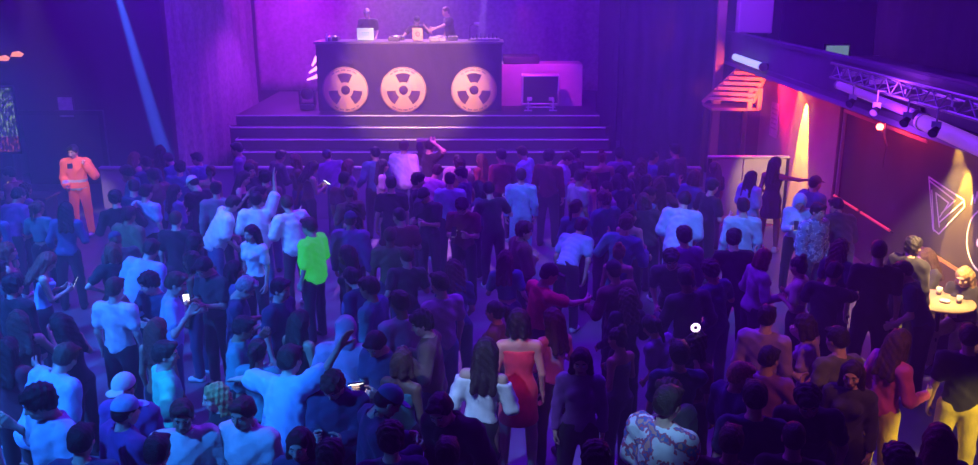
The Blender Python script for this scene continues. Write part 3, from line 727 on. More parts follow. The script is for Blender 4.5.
nt.links.new(mx.outputs['Result'], p.inputs['Emission Color']); p.inputs['Emission Strength'].default_value = .9; p.inputs['Base Color'].default_value = (.1, .1, .1, 1)
MB().box((-.1, 0, 0), (.56, .03, 1.35)).build('face', LB, e)
m = MB()
for x in (-.4, .2): m.box((x, -.01, 0), (.04, .06, 1.43))
for z in (-.7, .7): m.box((-.1, -.01, z), (.6, .06, .04))
m.build('frame', METAL, e)
ORL = mat('orange_lamp_glass', (1, .4, .1), .4, emit=(1, .3, .12), estr=1.6); YEL = mat('yellow_lamp_glass', (1, .75, .2), .4, emit=(1, .62, .12), estr=.9)
for (px, py), lab, w_ in (((4, 58), 'orange wall lamp at the very left edge above the lit board', .2), ((17, 54), 'smaller red-orange wall lamp just right of the edge one', .24)):
    c = at_y(px, py, 18.86); e = empty('wall_lamp', c, 0, lab, 'lamp', 'orange wall lamps at upper left')
    MB().box((0, .06, -.02), (.05, .14, .03)).build('bracket', METAL, e)
    MB().prism([Vector((-w_ / 2, -.05, -.05)), Vector((w_ * .3, -.05, -.055)), Vector((w_ / 2, -.05, .0)), Vector((.02, -.05, .055)), Vector((-w_ * .3, -.05, .04))], (0, .1, 0)).build('lamp_shade', ORL, e)
c = at_y(66, 107, 18.95); e = empty('notice_board', (c.x, 18.94, c.z), 0, 'faint pale notice on the dark wall above the guard', 'notice')
MB().box((0, 0, 0), (.3, .03, .42)).build('sheet', mat('faded_paper', (.5, .42, .5), .8, var=.3, vscale=8), e); MB().box((0, .012, 0), (.36, .02, .5)).build('frame', METAL, e)
# dark bar counter with lanterns
e = empty('bar_counter', (-8.85, 16.1, 0), 0, 'dark bar counter at the far left behind the crowd', 'counter')
MB().bbox((-.35, 0, .48), (2.1, .5, .96), .02).build('body', mat('bar_front', (.03, .03, .035), .6), e); MB().bbox((-.35, 0, .985), (2.2, .6, .05), .015).build('worktop', mat('bar_top', (.05, .04, .05), .3), e)
for px, w_, lab in ((8, .085, 'larger yellow lantern on the dark bar counter'), (21, .055, 'smaller yellow lantern on the dark bar counter')):
    c = at_z(px, 196, 1.01); e = empty('lantern', (c.x, 16.1, 1.012), 0, lab, 'lantern', 'yellow lanterns on the bar')
    MB().lathe([(0, 0), (w_, 0), (w_, .02), (0, .02)], n=16).build('base', METAL, e)
    MB().lathe([(0, .02), (w_ * .95, .02), (w_ * .9, .06), (w_ * .25, .04 + w_ * 2.4), (0, .04 + w_ * 2.5)], n=16).build('shade', YEL, e)

# ------------------------------------------------------------------ right side: balcony, frame, drawings
FASC = mat('balcony_fascia_paint', (.16, .14, .18), .7, bump=.1, bscale=12, var=.2, vscale=2)
st('trim_balcony_floor', MB().box((7.6, 10, 2.98), (3.8, 24, .16)), FASC)
st('wall_balcony_parapet', MB().box((5.78, 10, 3.33), (.12, 24, .56)).box((5.78, 10, 3.64), (.2, 24, .06)), FASC)
st('trim_soffit_edge', MB().box((5.74, 10, 2.93), (.1, 24, .08)), mat('soffit_edge', (.35, .3, .4), .5))
# purple panels / piers above the balcony's far end
for x0, x1, lab in ((738, 772, 'wide violet pier above the far end of the balcony'), (718, 727, 'thin tawny post at the far corner of the balcony')):
    a = at_y(x0, 10, 21.3); bb = at_y(x1, 10, 21.3); e = tag(MB().bbox(((a.x + bb.x) / 2, 21.3, 5.4 if x1 - x0 > 20 else 3.6), (bb.x - a.x, .3 if x1 - x0 > 20 else .16, 3.5 if x1 - x0 > 20 else 7.2), .02).build('balcony_pier' if x1 - x0 > 20 else 'balcony_post', mat('pier_violet', (.4, .32, .42), .8, bump=.1) if x1 - x0 > 20 else mat('post_wood', (.4, .25, .17), .6), None), lab, 'pier' if x1 - x0 > 20 else 'post')
drape('curtain', (9.3, 4, 0), (9.3, 14.4, 0), 3.1, 7.4, mat('gathered_cloth', (.4, .33, .42), .85, bump=.3, bscale=12, var=.25, vscale=2), 9, .13, 'large gathered violet drape hanging above the balcony at upper right', 'curtain', swag=.35)
drape('curtain', (9.3, 14.8, 0), (9.3, 21.8, 0), 3.1, 7.4, DRAPE, 9, .08, 'black drape above the balcony left of the gathered violet one', 'curtain')
# small lit screen on the balcony
c = at_y(837, 54, 16.5); e = empty('monitor', (c.x, 16.5, c.z), .05, 'small pale green lit screen standing on the balcony', 'monitor')
MB().bbox((0, .03, 0), (.48, .05, .36), .01).build('case', METAL, e); MB().box((0, -.0, 0), (.42, .012, .3)).build('screen', mat('green_screen', (.3, .5, .35), .5, emit=(.3, .6, .36), estr=.5), e)
MB().tube((0, .04, -.18), (0, .04, 3.06 - c.z), .02).bbox((0, .04, 3.08 - c.z), (.3, .2, .03), .01).build('stand', METAL, e)
# tubes of light along the balcony
def batten(a, b, r, lab, m, fit=METAL):
    a, b = Vector(a), Vector(b); e = empty('tube_light', a, 0, lab, 'tube light', 'light tubes along the balcony front'); d = b - a
    MB().tube((0, 0, 0), d, r, n=14).build('tube', m, e)
    MB().box(d / 2 + Vector((r + .02, 0, 0)), (.05, d.length * .98, r * 1.6)).build('housing', fit, e)
    for t in (0, 1):
        q = d * t; MB().tube(q - d.normalized() * .03, q + d.normalized() * .03, r * 1.15, n=14).build('end_cap', ALU, e)
TUBEW = mat('white_tube_glass', (.8, .85, 1), .3, emit=(.5, .62, 1), estr=1.3)
TUBEM = mat('violet_tube_glass', (.7, .35, .85), .3, emit=(.55, .1, .95), estr=.3)
TUBEP = mat('orchid_tube_glass', (.8, .4, .85), .3, emit=(.62, .16, .95), estr=.32)
batten(at_x(735, 57, 5.6), at_x(763, 67, 5.6), .075, 'bright bluish-white light tube at the far end of the balcony', TUBEW)
batten(at_x(839, 85, 5.6), at_x(916, 115, 5.6), .065, 'violet light tube fixed below the truss, middle of the balcony', TUBEM)
batten(at_x(923, 122, 5.56), at_x(1010, 161, 5.56), .1, 'thickest violet light tube, nearest the camera on the balcony front', TUBEP)
# truss
a, bq = at_x(840, 74, 5.55), at_x(1010, 141, 5.55); a.z = bq.z = 3.5; a.x = bq.x = 5.4; e = empty('lighting_truss', a, 0, 'slim metal lighting truss running along the balcony front', 'truss')
d = bq - a; Lm = d.length; m = MB()
ch = [Vector((0, 0, .1)), Vector((0, 0, -.12)), Vector((.2, 0, -.01))]
for k, c_ in enumerate(ch): MB().tube(c_, c_ + d, .022, n=8).build('chord', ALU, e)
nb = 22; lc = MB()
for i in range(nb):
    p0 = d * (i / nb); p1 = d * ((i + 1) / nb); A, B_ = (0, 1) if i % 2 else (1, 0)
    lc.tube(ch[A] + p0, ch[B_] + p1, .011, n=6).tube(ch[A] + p0, ch[2] + p1, .011, n=6)
lc.build('lacing', ALU, e)
for t in (.1, .32, .55, .8): MB().box(d * t + Vector((.11, 0, -.02)), (.26, .05, .06)).box(d * t + Vector((.27, 0, -.02)), (.04, .04, .04)).build('clamp', STEEL, e)
for i, (px, py) in enumerate(((868, 84), (893, 94), (925, 103), (955, 113))):
    c = at_x(px, py, 5.5); e = empty('par_lamp', (5.3, c.y, 3.2), -.8, ('farthest', 'second farthest', 'second nearest', 'nearest')[i] + ' small black lamp clamped on the balcony truss', 'stage light', 'lamps on the balcony truss')
    e.scale = (.75,) * 3
    MB().tube((0, .08, -.02), (0, -.12, -.1), .045, .075, n=16).build('can', METAL, e); MB().tube((0, -.118, -.099), (0, -.126, -.102), .062, n=16).build('lens', mat('dull_lens', (.2, .18, .3), .5), e)
    MB().box((0, 0, .03), (.15, .02, .1)).tube((0, 0, .05), (0, 0, .3), .015).tube((0, 0, .28), (.1, .1, .28), .015).build('yoke', STEEL, e)
# black panel frame with red rail
FR = mat('frame_strip', (.55, .5, .52), .4, .3)
yA, yB = 16.55, 13.25
for y, lab in ((yA, 'far upright strip of the black wall panel frame'), (yB, 'near upright strip of the black wall panel frame')):
    m = MB(); m.box((6.64, y, 1.28), (.05, .06, 2.46)); e = tag(m.build('frame_upright', FR, None), lab, 'frame strip', 'strips framing the black panel')
    if y == yB:
        for z in (.6, 1.0, 1.4, 1.8, 2.2): MB().box((6.612, y, z), (.02, .065, .06)).build('bracket', METAL, e)
e = tag(MB().box((6.63, (yA + yB) / 2, 2.52), (.06, yA - yB, .06)).build('frame_header', mat('header_strip', (.7, .35, .35), .5), None), 'reddish strip along the top of the black wall panel', 'frame strip', 'strips framing the black panel')
REDG = mat('rail_painted_glow', (.9, .1, .1), .5, emit=(1, .06, .09), estr=.75)  # red light falling on the rail, put in as emission
e = empty('handrail', (6.5, 15, 0), 0, 'handrail along the black wall panel, its red light painted as glow', 'handrail')
for y0, y1 in ((16.3, 15.2), (15.05, 13.9)): MB().tube((0, y0 - 15, .95), (0, y1 - 15, .95), .022, n=10).build('rail', REDG, e)
for y in (16.2, 15.12, 14.0): MB().tube((0, y - 15, .95), (.12, y - 15, .88), .014, n=8).build('bracket', METAL, e)
# red lamp
c = at_x(880, 127, 6.3); e = empty('red_lamp', c, 0, 'small glowing red lamp under the balcony above the black panel', 'lamp')
MB().tube((0, 0, .05), (0, 0, 2.9 - c.z), .012, n=8).build('stem', METAL, e); MB().lathe([(0, -.05), (.04, -.045), (.06, 0), (.045, .045), (0, .06)], n=18).build('bulb', mat('red_bulb', (1, .2, .15), .3, emit=(1, .1, .06), estr=22), e)
c2 = at_x(884, 137, 6.35); e = empty('hanging_cable', c2, 0, 'dark hook and cable dangling beside the red lamp', 'cable'); MB().tube((0, 0, .0), (0, 0, .3), .02, n=8).tube((0, 0, 0), (.03, -.06, -.14), .022, n=8).tube((.03, -.06, -.14), (.02, -.04, -.5), .01, n=8).build('cable', METAL, e)
# drawings on the wall
LINE = mat('drawn_line_paint', (.85, .83, .75), .6)
def wall_line(mb, pts, w=.016, closed=False):
    P = [at_x(x, y, 6.6) for x, y in pts]
    if closed: P.append(P[0])
    for a, b in zip(P, P[1:]):
        d = (b - a); n_ = Vector((0, -d.z, d.y)).normalized() * w; ex = d.normalized() * w * .6
        mb.prism([a - ex - n_, b + ex - n_, b + ex + n_, a - ex + n_], (-.006, 0, 0))
e = empty('triangle_emblem', at_x(947, 206, 6.6), 0, 'white impossible-triangle line emblem on the black wall', 'emblem')
tri = [((929, 177), (964, 200), (934, 231)), ((930.5, 184), (954, 201), (938, 217), (936, 190)), ((934, 192), (948.5, 202), (940, 211))]
q = Vector(e.location)
for pts in ([(929, 177), (964, 200), (964.5, 207), (939, 234), (933, 229), (929, 177)], [(930, 181), (955, 200.5), (941.5, 213.5)], [(932, 190), (934, 231)], [(936, 193), (939.5, 227)], [(936, 193), (949, 203), (940, 217)], [(964, 201), (940, 222)]):
    m = MB(); wall_line(m, pts, .011); o_ = m.build('painted_line', LINE, e); o_.location = -q
def wall_arc(cx, cy, r, n=40, a0=0, a1=2 * PI, w=.016):
    C = at_x(cx, cy, 6.6); m = MB(); m.arc(C, r - w, r + w, a0, a1, (0, 1, 0), (0, 0, 1), (-.006, 0, 0), n); return m
e = empty('ring_emblem', at_x(984, 241, 6.6), 0, 'large white painted ring with a dot at the right edge', 'emblem'); q = Vector(e.location)
o_ = wall_arc(984, 241, .42, w=.013).build('ring', LINE, e); o_.location = -q
o_ = wall_arc(979, 243, .03, w=.03).build('dot', LINE, e); o_.location = -q
e = empty('script_lettering', at_x(974, 200, 6.6), 0, 'short white hand-drawn zigzag lettering above the ring', 'lettering'); q = Vector(e.location)
m = MB(); wall_line(m, [(971.5, 204), (973.5, 195), (975, 203), (977.5, 192), (979, 200)], .012); o_ = m.build('painted_line', LINE, e); o_.location = -q
m = MB(); wall_line(m, [(981, 201), (983, 193), (985, 200), (987, 192)], .012); o_ = m.build('painted_line', LINE, e); o_.location = -q
# pink poster
c = at_x(774, 120, 6.56); e = empty('poster', (6.569, c.y, c.z), 0, 'pink-lit poster on the red wall left of the yellow spotlight', 'poster')
MB().box((0, 0, 0), (.02, .55, .78)).build('sheet', mat('poster_paper', (.9, .55, .6), .6, var=.15, vscale=6), e)
m = MB()
for k in range(5): m.box((-.013, 0, .25 - .11 * k), (.006, .4 - .05 * (k % 2), .035))
m.build('printed_band', mat('poster_ink', (.6, .25, .32), .7), e)
# red-lit staircase below the far end of the balcony
WOOD = mat('stair_wood', (.75, .42, .28), .55, bump=.2, bscale=18, var=.25, vscale=3)
e = empty('staircase', (5.1, 20.9, 0), 0, 'red-lit open wooden staircase under the far end of the balcony', 'staircase'); q = Vector(e.location)
sl, sh = at_y(707, 98, 20.9), at_y(739, 68, 20.9); rt = Vector((.95, -.4, -.05))
def beam(a, b, w, h, name):
    d = b - a; X = d.normalized(); Yv = Vector((0, 1, 0)); Zv = X.cross(Yv).normalized(); M = Matrix((X, Yv, Zv)).transposed()
    MB().box((a + b) / 2 - q, (d.length, w, h), M=M).build(name, WOOD, e)
beam(sl - Vector((.1, 0, .1)), sh + Vector((.05, 0, .05)), .05, .08, 'stringer'); beam(sl + rt, sh + rt * .62, .05, .1, 'stringer')
for i in range(6):
    a = sl.lerp(sh, (i + .3) / 6); b2 = a + rt * (1 - .065 * i); mid = (a + b2) / 2 - q
    MB().box(mid, ((b2 - a).length, .24, .075), rz=math.atan2(rt.y, rt.x)).build('tread', WOOD, e)
MB().box(sl + Vector((.58, .1, -.22)) - q, (1.1, .9, .06)).build('landing', WOOD, e)
for dx in (.9, 1.12): MB().box(sl + Vector((dx, -.35, .02)) - q, (.1, .1, .5)).build('newel_post', WOOD, e)
for dx in (.05, 1.0):
    MB().box(Vector((sl.x + dx, sl.y + .3, (sl.z - .25) / 2)) - q, (.1, .1, sl.z - .25)).build('leg', METAL, e)
# soffit downlights
WARM = mat('warm_lens', (1, .8, .4), .3, emit=(1, .62, .22), estr=25)
DL = []
for i, (px, py, x) in enumerate(((6.4, 18.45, 0), (6.4, 12.0, 0))):
    c = Vector((px, py, 2.88)); DL.append(c); e = empty('downlight', (c.x, c.y, 2.9), 0, ('warm downlight under the balcony above the partition', 'warm downlight under the balcony above the painted ring')[i], 'lamp', 'downlights under the balcony')
    MB().tube((0, 0, 0), (0, 0, -.09), .07, .08, n=20).build('can', ALU, e); MB().tube((0, 0, -.088), (0, 0, -.095), .065, n=20).build('lens', WARM, e)
# tables and bench at the right
TBL = mat('table_wood', (.6, .4, .22), .4, var=.15, vscale=5)
def table(loc, r, h, lab):
    e = empty('bar_table', loc, 0, lab, 'table'); MB().lathe([(0, h - .04), (r - .01, h - .04), (r, h - .02), (r - .01, h), (0, h)], n=40).build('table_top', TBL, e)
    MB().tube((0, 0, .02), (0, 0, h - .04), .035).build('pillar', METAL, e); MB().lathe([(0, 0), (.24, 0), (.22, .02), (.04, .05), (0, .05)], n=28).build('base', METAL, e); return e
T1 = at_z(940, 300, .95); table((T1.x, T1.y, 0), .42, .95, 'round wooden table before the two seated women'); tt = (T1.x, T1.y)
e = empty('bench', (6.25, 11.3, 0), 0, 'dark padded bench against the right wall under the ring', 'bench')
MB().bbox((.05, 0, .4), (.55, 3.2, .12), .03).build('seat', mat('bench_vinyl', (.06, .03, .03), .4), e); MB().bbox((.29, 0, .72), (.08, 3.2, .55), .03).build('backrest', MATS['bench_vinyl'], e)
for y in (-1.4, 0, 1.4): MB().box((.05, y, .17), (.45, .06, .34)).build('leg', METAL, e)
GL = mat('clear_drink', (.85, .8, .6), .1)
for i, (dx, dy, lab) in enumerate(((-.2, .05, 'tall glass at the left rim of the round wooden table'), (.08, .2, 'tumbler behind the ashtray on the round wooden table'), (.18, -.12, 'tumbler nearest the wall on the round wooden table'))):
    e = empty('drinking_glass', (tt[0] + dx, tt[1] + dy, .951), 0, lab, 'glass', 'drinks on the round table'); h = .15 if i == 0 else .1
    MB().lathe([(0, 0), (.03, 0), (.037, h), (.034, h), (.028, .01), (0, .01)], n=18).build('tumbler', GL, e); MB().lathe([(0, .012), (.027, .012), (.031, h * .7), (0, h * .7)], n=18).build('drink', mat('drink_liquid', (.7, .3, .1), .2), e)
e = empty('ashtray', (tt[0] + .02, tt[1] - .08, .951), 0, 'small pale ashtray in the middle of the round wooden table', 'ashtray'); MB().lathe([(0, 0), (.06, 0), (.07, .03), (.055, .03), (.045, .012), (0, .012)], n=24).build('bowl', mat('ceramic', (.8, .75, .65), .3), e)
T2 = at_z(843, 296, .98); e = empty('menu_stand', (T2.x + .02, T2.y, 0), .3, 'white card with painted-in glow on a slim stand beside the man with outstretched arms', 'stand')
MB().tube((0, 0, .02), (0, 0, .95), .016).build('pole', ALU, e); MB().lathe([(0, 0), (.16, 0), (.15, .02), (0, .025)], n=24).build('base', METAL, e); MB().box((0, 0, 1.08), (.2, .015, .28)).build('card', mat('card_painted_glow', (.9, .8, .75), .6, emit=(1, .75, .8), estr=.35), e)  # the card's brightness is put into its material as a weak glow

# ================================================================== people
G2 = 'crew on the stage'
person(367, 13, 178, 'djmix', False, 'short', 'grey', 'tee', 'black', 'trousers', 'black', 'person in a black t-shirt standing behind the glowing white laptop', y=24.0, skin=0, group=G2, sc=.98)
person(417, 18, 180, 'djears', False, 'cap', 'black', 'tee', 'black', 'trousers', 'black', 'person in a cap bent behind the peach laptop, one hand at the ear', y=23.98, skin=0, group=G2, sc=.93, cap='black')
person(445, 10, 112, 'djreach', False, 'cropped', 'brown', 'tee', 'charcoal', 'trousers', 'black', 'person at the right of the decks reaching an arm toward the middle DJ', y=24.1, skin=0, group=G2, sc=1.0, mir=True)
for p_ in PEOPLE: p_['e'].location.z = 2.32
# keep each head where it stands above the booth
for p_, (px, py, y) in zip(PEOPLE, ((367, 14, 24.35), (417, 21, 24.2), (446, 12, 24.45))):
    h = at_y(px, py, y); e = p_['e']; d = h - at_world(e, p_['sk']['J']['head']); e.location += Vector((d.x, d.y, 0))
    s_ = (h.z - 2.32) / (at_world(e, p_['sk']['J']['head']).z - 2.32); e.scale = [c * min(1.12, max(.85, s_)) for c in e.scale]

gd, gt = person(73, 152, 186, 'mouth', False, 'short', 'black', 'jacket', 'black', 'trousers', 'black', 'guard in fluorescent orange jacket and trousers, one hand raised to the mouth', skin=0, short='the guard in orange', topm=HIVIS, botm=HIVIS, group=None, sc=1.03)
gd.name = 'guard'
bd = MB(); bd.bbox((0, 0, 0), (.1, .012, .1), .01); o_ = bd.build('badge', mat('badge_cloth', (.03, .04, .1), .7), gd); J_ = skel('mouth', False)['J']
o_.location = Vector(J_['chest']) + Vector((.06, .135, .09))
tag(gt, 'orange jacket with two reflective bands')
NP0 = len(PEOPLE)
def H(*a, **k): return person(*a, **k)[0]
# --- back rows along the barrier
H(135, 188, 10, 'sway', 0, 'short', 'black', 'tee', 'navy', label='tall dark-haired dancer in navy, highest head of the dark cluster right of the guard', short=None)
H(152, 191, -20, 'stand', 0, 'short', 'black', 'tee', 'pale blue', label='dancer in a pale blue tee half hidden inside the dark cluster right of the guard')
H(119, 198, 30, 'groove', 0, 'curly', 'black', 'long', 'black', label='curly-haired dancer in black at the left side of the dark cluster by the guard')
H(167, 194, -40, 'chest', 1, 'long', 'black', 'long', 'purple', label='long-haired dancer in purple at the right side of the dark cluster by the guard')
H(192, 184, 60, 'phone', 0, 'cap', 'black', 'tee', 'black', cap='white', label='dancer in a white-fronted cap and black tee before the pale barrier')
H(216, 190, 20, 'stand', 0, 'short', 'black', 'shirt', 'grey', label='dancer in a grey-blue shirt standing at the barrier left of the white-shirt trio')
H(233, 204, -60, 'stoop', 0, 'short', 'dark brown', 'loose', 'white', bc='denim blue', label='leftmost of the trio in white shirts near the barrier, leaning right', short='the white-shirt trio')
H(256, 200, 15, 'armup', 0, 'short', 'black', 'loose', 'white', bc='denim blue', mir=False, label='middle one of the white-shirt trio near the barrier, one arm raised')
H(287, 204, 40, 'groove', 0, 'short', 'brown', 'loose', 'white', bc='black', label='rightmost of the trio in white shirts near the barrier')
H(251, 234, 150, 'stand', 1, 'long', 'black', 'tee', 'white', label='long-haired dancer whose white neckline shows, in front of the white-shirt trio')
H(313, 168, -50, 'phone', 1, 'long', 'dark brown', 'tank', 'maroon', label='bare-armed woman in maroon holding a phone low, near the barrier', short='the woman with the low phone', skin=1)
H(349, 166, -70, 'hip', 1, 'long', 'auburn', 'tee', 'purple', label='auburn-haired woman in purple leaning back beside the barrier', skin=1)
H(383, 166, -75, 'stand', 1, 'long', 'dark brown', 'crop', 'pink', bot='skirt', label='woman in a pink top with bare arms, long dark hair, seen in profile', short='the woman in the pink top', skin=0)
H(404, 147, -8, 'stand', 0, 'short', 'brown', 'loose', 'lavender', bc='denim blue', label='broad back of a tall person in a lavender-white t-shirt at the barrier', short='the lavender-white tee', sc=1.04)
H(431, 146, -40, 'behindhead', 0, 'short', 'black', 'tee', 'black', label='dancer in black with pale arms folded behind the head at the barrier', short='the dancer with arms behind head', sc=1.04)
H(417, 181, -80, 'stand', 0, 'curly', 'black', 'tee', 'black', label='curly-haired dancer in black, face right, in front of the lavender-white tee')
H(392, 184, 10, 'stand', 0, 'short', 'black', 'tee', 'black', label='short dark head directly left of the curly head before the lavender-white tee')
H(437, 172, -30, 'stoop', 0, 'short', 'dark brown', 'tee', 'pink', label='dancer in a pale pink tee stooping beside the curly-haired one', short='the stooping pink tee')
H(450, 180, 0, 'stand', 0, 'short', 'black', 'tee', 'pale blue', label='dancer in a pale blue tee just right of the stooping pink tee')
H(461, 175, 75, 'sway', 0, 'curly', 'black', 'tee', 'navy', label='curly-haired dancer whose bright pink-lit face looks left', skin=0, short='the pink-lit profile')
H(478, 188, 80, 'chest', 1, 'long', 'black', 'long', 'navy', label='long-haired woman in navy right of the pink-lit profile', skin=0)
H(424, 196, 150, 'phone', 0, 'cap', 'black', 'tee', 'charcoal', cap='charcoal', label='dancer in a flat dark cap facing the camera, below the curly head')
H(462, 207, 170, 'phone', 0, 'curly', 'black', 'tee', 'maroon', label='dancer in maroon facing back with head bowed over a green-lit phone', short='the green-lit phone')
H(501, 156, 30, 'stand', 0, 'short', 'dark brown', 'shirt', 'maroon', label='broad dancer in a maroon shirt at the barrier, head turned left', short='the broad maroon shirt', sc=1.03)
H(522, 153, 60, 'groove', 0, 'short', 'brown', 'tee', 'light blue', bc='black', label='dancer in a light blue tee at the barrier right of the broad maroon shirt')
H(521, 176, 0, 'stand', 0, 'short', 'dark brown', 'shirt', 'light blue', 'trousers', 'light blue', label='dancer with back turned in light blue shirt and matching trousers', short='the light blue shirt and trousers')
H(489, 190, 20, 'groove', 0, 'short', 'black', 'tee', 'black', label='dark dancer just left of the light blue shirt and trousers')
H(551, 156, -20, 'stand', 0, 'curly', 'dark brown', 'shirt', 'maroon', label='tall curly dancer in dark maroon, near the barrier end', short='the tall curly maroon dancer', sc=1.05)
H(566, 160, -100, 'phone', 0, 'short', 'brown', 'loose', 'pale blue', label='dancer with a pale blue sleeve holding something white below, near the barrier')
H(581, 227, -30, 'bend', 0, 'short', 'black', 'tee', 'light blue', label='dancer bending over in a bright blue tee, back arched', short='the bent blue back')
# --- right back
H(684, 201, -10, 'stoop', 0, 'short', 'black', 'loose', 'pale blue', 'trousers', 'pale blue', label='broad hunched back in a pale blue shirt, left of the partition', short='the hunched pale blue back', sc=1.08)
H(713, 187, -60, 'sway', 0, 'cap', 'black', 'tee', 'black', cap='black', label='dark-capped dancer with orange-lit cheek before the partition', skin=0)
H(683, 238, 10, 'stand', 0, 'curly', 'black', 'long', 'purple', 'trousers', 'pale blue', label='dancer in purple and pale trousers below the hunched pale blue back')
H(672, 258, 170, 'stoop', 0, 'curly', 'black', 'tee', 'charcoal', label='dark curly head bowed toward the camera, left of the pale trousers', skin=1)
H(752, 178, -55, 'stand', 1, 'long', 'black', 'loose', 'light blue', label='long-haired woman in a light blue top before the partition', short='the woman in the light blue top', skin=1)
H(776, 164, -35, 'point', 1, 'long', 'black', 'dress', 'black', label='tall woman in a black dress, arm stretched right across the partition', short='the woman in the black dress', sc=1.06, skin=2)
H(743, 207, -5, 'stand', 0, 'short', 'black', 'shirt', 'pale blue', bc='denim blue', label='broad pale blue shirt back in front of the woman in the light blue top', short='the broad pale blue shirt', sc=1.02)
H(800, 203, 165, 'phone', 1, 'hood', 'black', 'long', 'light blue', label='hooded person in light blue looking down at a phone, face lit cyan', short='the hooded phone reader', topm=cloth('light blue'))
H(818, 212, -150, 'stand', 0, 'short', 'black', 'jacket', 'denim blue', bot='trousers', bc='navy', label='person in a mottled blue jacket right of the hooded phone reader', topm=CAMO)
H(735, 240, -10, 'groove', 0, 'curly', 'black', 'tee', 'black', label='black curly head below the broad pale blue shirt')
H(763, 258, -80, 'sway', 1, 'bob', 'auburn', 'shirt', 'mauve', label='bob-haired woman in a mauve shirt seen in profile facing right', short='the mauve shirt', skin=1)
H(832, 272, -30, 'hug', 0, 'short', 'black', 'tee', 'black', label='dancer in black reaching both arms forward beside the white card stand', short='the dancer with reaching arms', skin=1)
H(800, 268, 60, 'chest', 1, 'bun', 'black', 'crop', 'beige', 'trousers', 'black', label='woman in a beige crop top with a bun, left of the white card stand', skin=1)
H(882, 252, -20, 'stand', 0, 'cropped', 'brown', 'tee', 'black', label='big black t-shirt back with pinkish neck, left of the round table', short='the big black t-shirt', sc=1.1, skin=0)
H(899, 272, 60, 'stoop', 0, 'short', 'black', 'tee', 'navy', label='dark-haired person with purple-lit face right of the big black t-shirt', skin=0)
H(913, 247, -60, 'stand', 0, 'curly', 'black', 'jacket', 'black', label='curly-haired person in a black jacket behind the round wooden table')
# seated women at the table
sA = at_z(951, 264, 1.24); sB = at_z(967, 272, 1.24)
person(rz=88, pose='sit', fem=True, hair='long', hc='brown', top='long', tc='charcoal', bc='olive', sc=1.05, loc=(6.12, 11.62, .0), label='seated woman in profile with brown hair, farther of the two on the bench', short=None, skin=0)
person(rz=128, pose='sit', fem=True, hair='long', hc='blonde', top='long', tc='black', bc='beige', sc=1.06, loc=(6.17, 10.85, .0), label='seated blonde woman facing the camera, nearer one on the bench', short='the seated blonde woman', skin=0)
# --- middle and left
H(309, 227, 68, 'stand', 0, 'short', 'brown', 'loose', 'white', bc='black', label='dancer in a glowing neon green shirt, brightest spot of the crowd', short='the neon green shirt', topm=NEON, skin=0)
H(151, 250, -15, 'stoop', 0, 'short', 'dark brown', 'loose', 'light blue', label='rounded light blue back bent forward at the left of the floor', short='the rounded light blue back', sc=1.05)
H(146, 286, 150, 'groove', 0, 'curly', 'black', 'tee', 'navy', label='curly-haired dancer in navy in front of the rounded light blue back')
H(112, 252, 35, 'hip', 1, 'bob', 'auburn', 'tee', 'black', label='auburn-haired woman in black, hand on hip, beside the bare blue floor', short='the woman with hand on hip', skin=1)
H(119, 288, -10, 'stand', 0, 'short', 'brown', 'tee', 'white', label='dancer with a white tee glowing at its edge, below the hand-on-hip woman')
H(48, 262, -55, 'phone', 1, 'long', 'auburn', 'tank', 'light blue', label='red-haired woman in a light blue top holding a lit white phone', short='the red-haired woman', skin=1)
H(66, 210, 10, 'sway', 1, 'long', 'black', 'long', 'denim blue', label='long-haired woman in dark blue below the guard', short='the long-haired woman in blue')
H(8, 252, -60, 'stand', 1, 'wavy', 'auburn', 'tank', 'maroon', label='auburn-haired woman in maroon at the left edge above the dark head', skin=1)
H(14, 286, -20, 'stand', 0, 'curly', 'black', 'jacket', 'black', label='black-jacketed dancer at the left edge below the auburn-haired woman')
H(22, 322, 30, 'groove', 1, 'long', 'brown', 'tank', 'brown', label='brown-haired bare-armed woman below the black jacket at the left edge', skin=1)
H(57, 325, 80, 'groove', 1, 'long', 'dark brown', 'tank', 'black', label='long-haired bare-armed woman in a black tank top, arms forward', skin=1, short='the woman in the black tank top')
H(9, 350, -10, 'stand', 1, 'long', 'dark brown', 'long', 'maroon', label='long-haired dark figure cut by the left edge at mid height')
H(66, 358, -25, 'stoop', 0, 'short', 'brown', 'loose', 'light blue', label='hunched light blue tee above the black curly head at lower left', short='the hunched light blue tee', sc=1.04)
H(40, 403, 140, 'groove', 0, 'curly', 'black', 'loose', 'pale blue', label='big black curly head over a pale blue tee at lower left', short='the big curly head', sc=1.1)
H(123, 398, 170, 'stand', 0, 'cap', 'black', 'shirt', 'purple', cap='white', label='man in a pale pointed cap and purple striped shirt, facing the camera', short='the pale cap', skin=1)
H(100, 430, 0, 'stand', 0, 'short', 'black', 'shirt', 'navy', label='dark-haired person in navy at the bottom, left of the blue jacket')
H(141, 410, -40, 'stand', 0, 'cap', 'black', 'jacket', 'purple', cap='light blue', label='person in a light blue cap and purple jacket below the pale cap')
H(176, 283, -70, 'groove', 0, 'short', 'brown', 'tee', 'light blue', bc='denim blue', label='dancer in a bright light blue tee, short sleeve out to the right', short='the bright light blue tee', sc=1.04)
H(158, 330, -20, 'stand', 1, 'long', 'auburn', 'tank', 'rust', label='auburn long-haired woman below the bright light blue tee', short='the auburn hair', skin=2)
H(166, 355, -60, 'hip', 0, 'short', 'dark brown', 'long', 'mint green', mir=True, label='dancer in a mint green top with elbow bent out', short='the mint green top')
H(171, 410, -165, 'stand', 0, 'short', 'brown', 'loose', 'white', label='brown-haired boy in a white tee at the bottom, looking down', short='the boy in the white tee', sc=1.0, skin=1)
H(158, 452, 0, 'stand', 0, 'short', 'black', 'tee', 'black', label='dark head at the bottom edge in front of the boy in white')
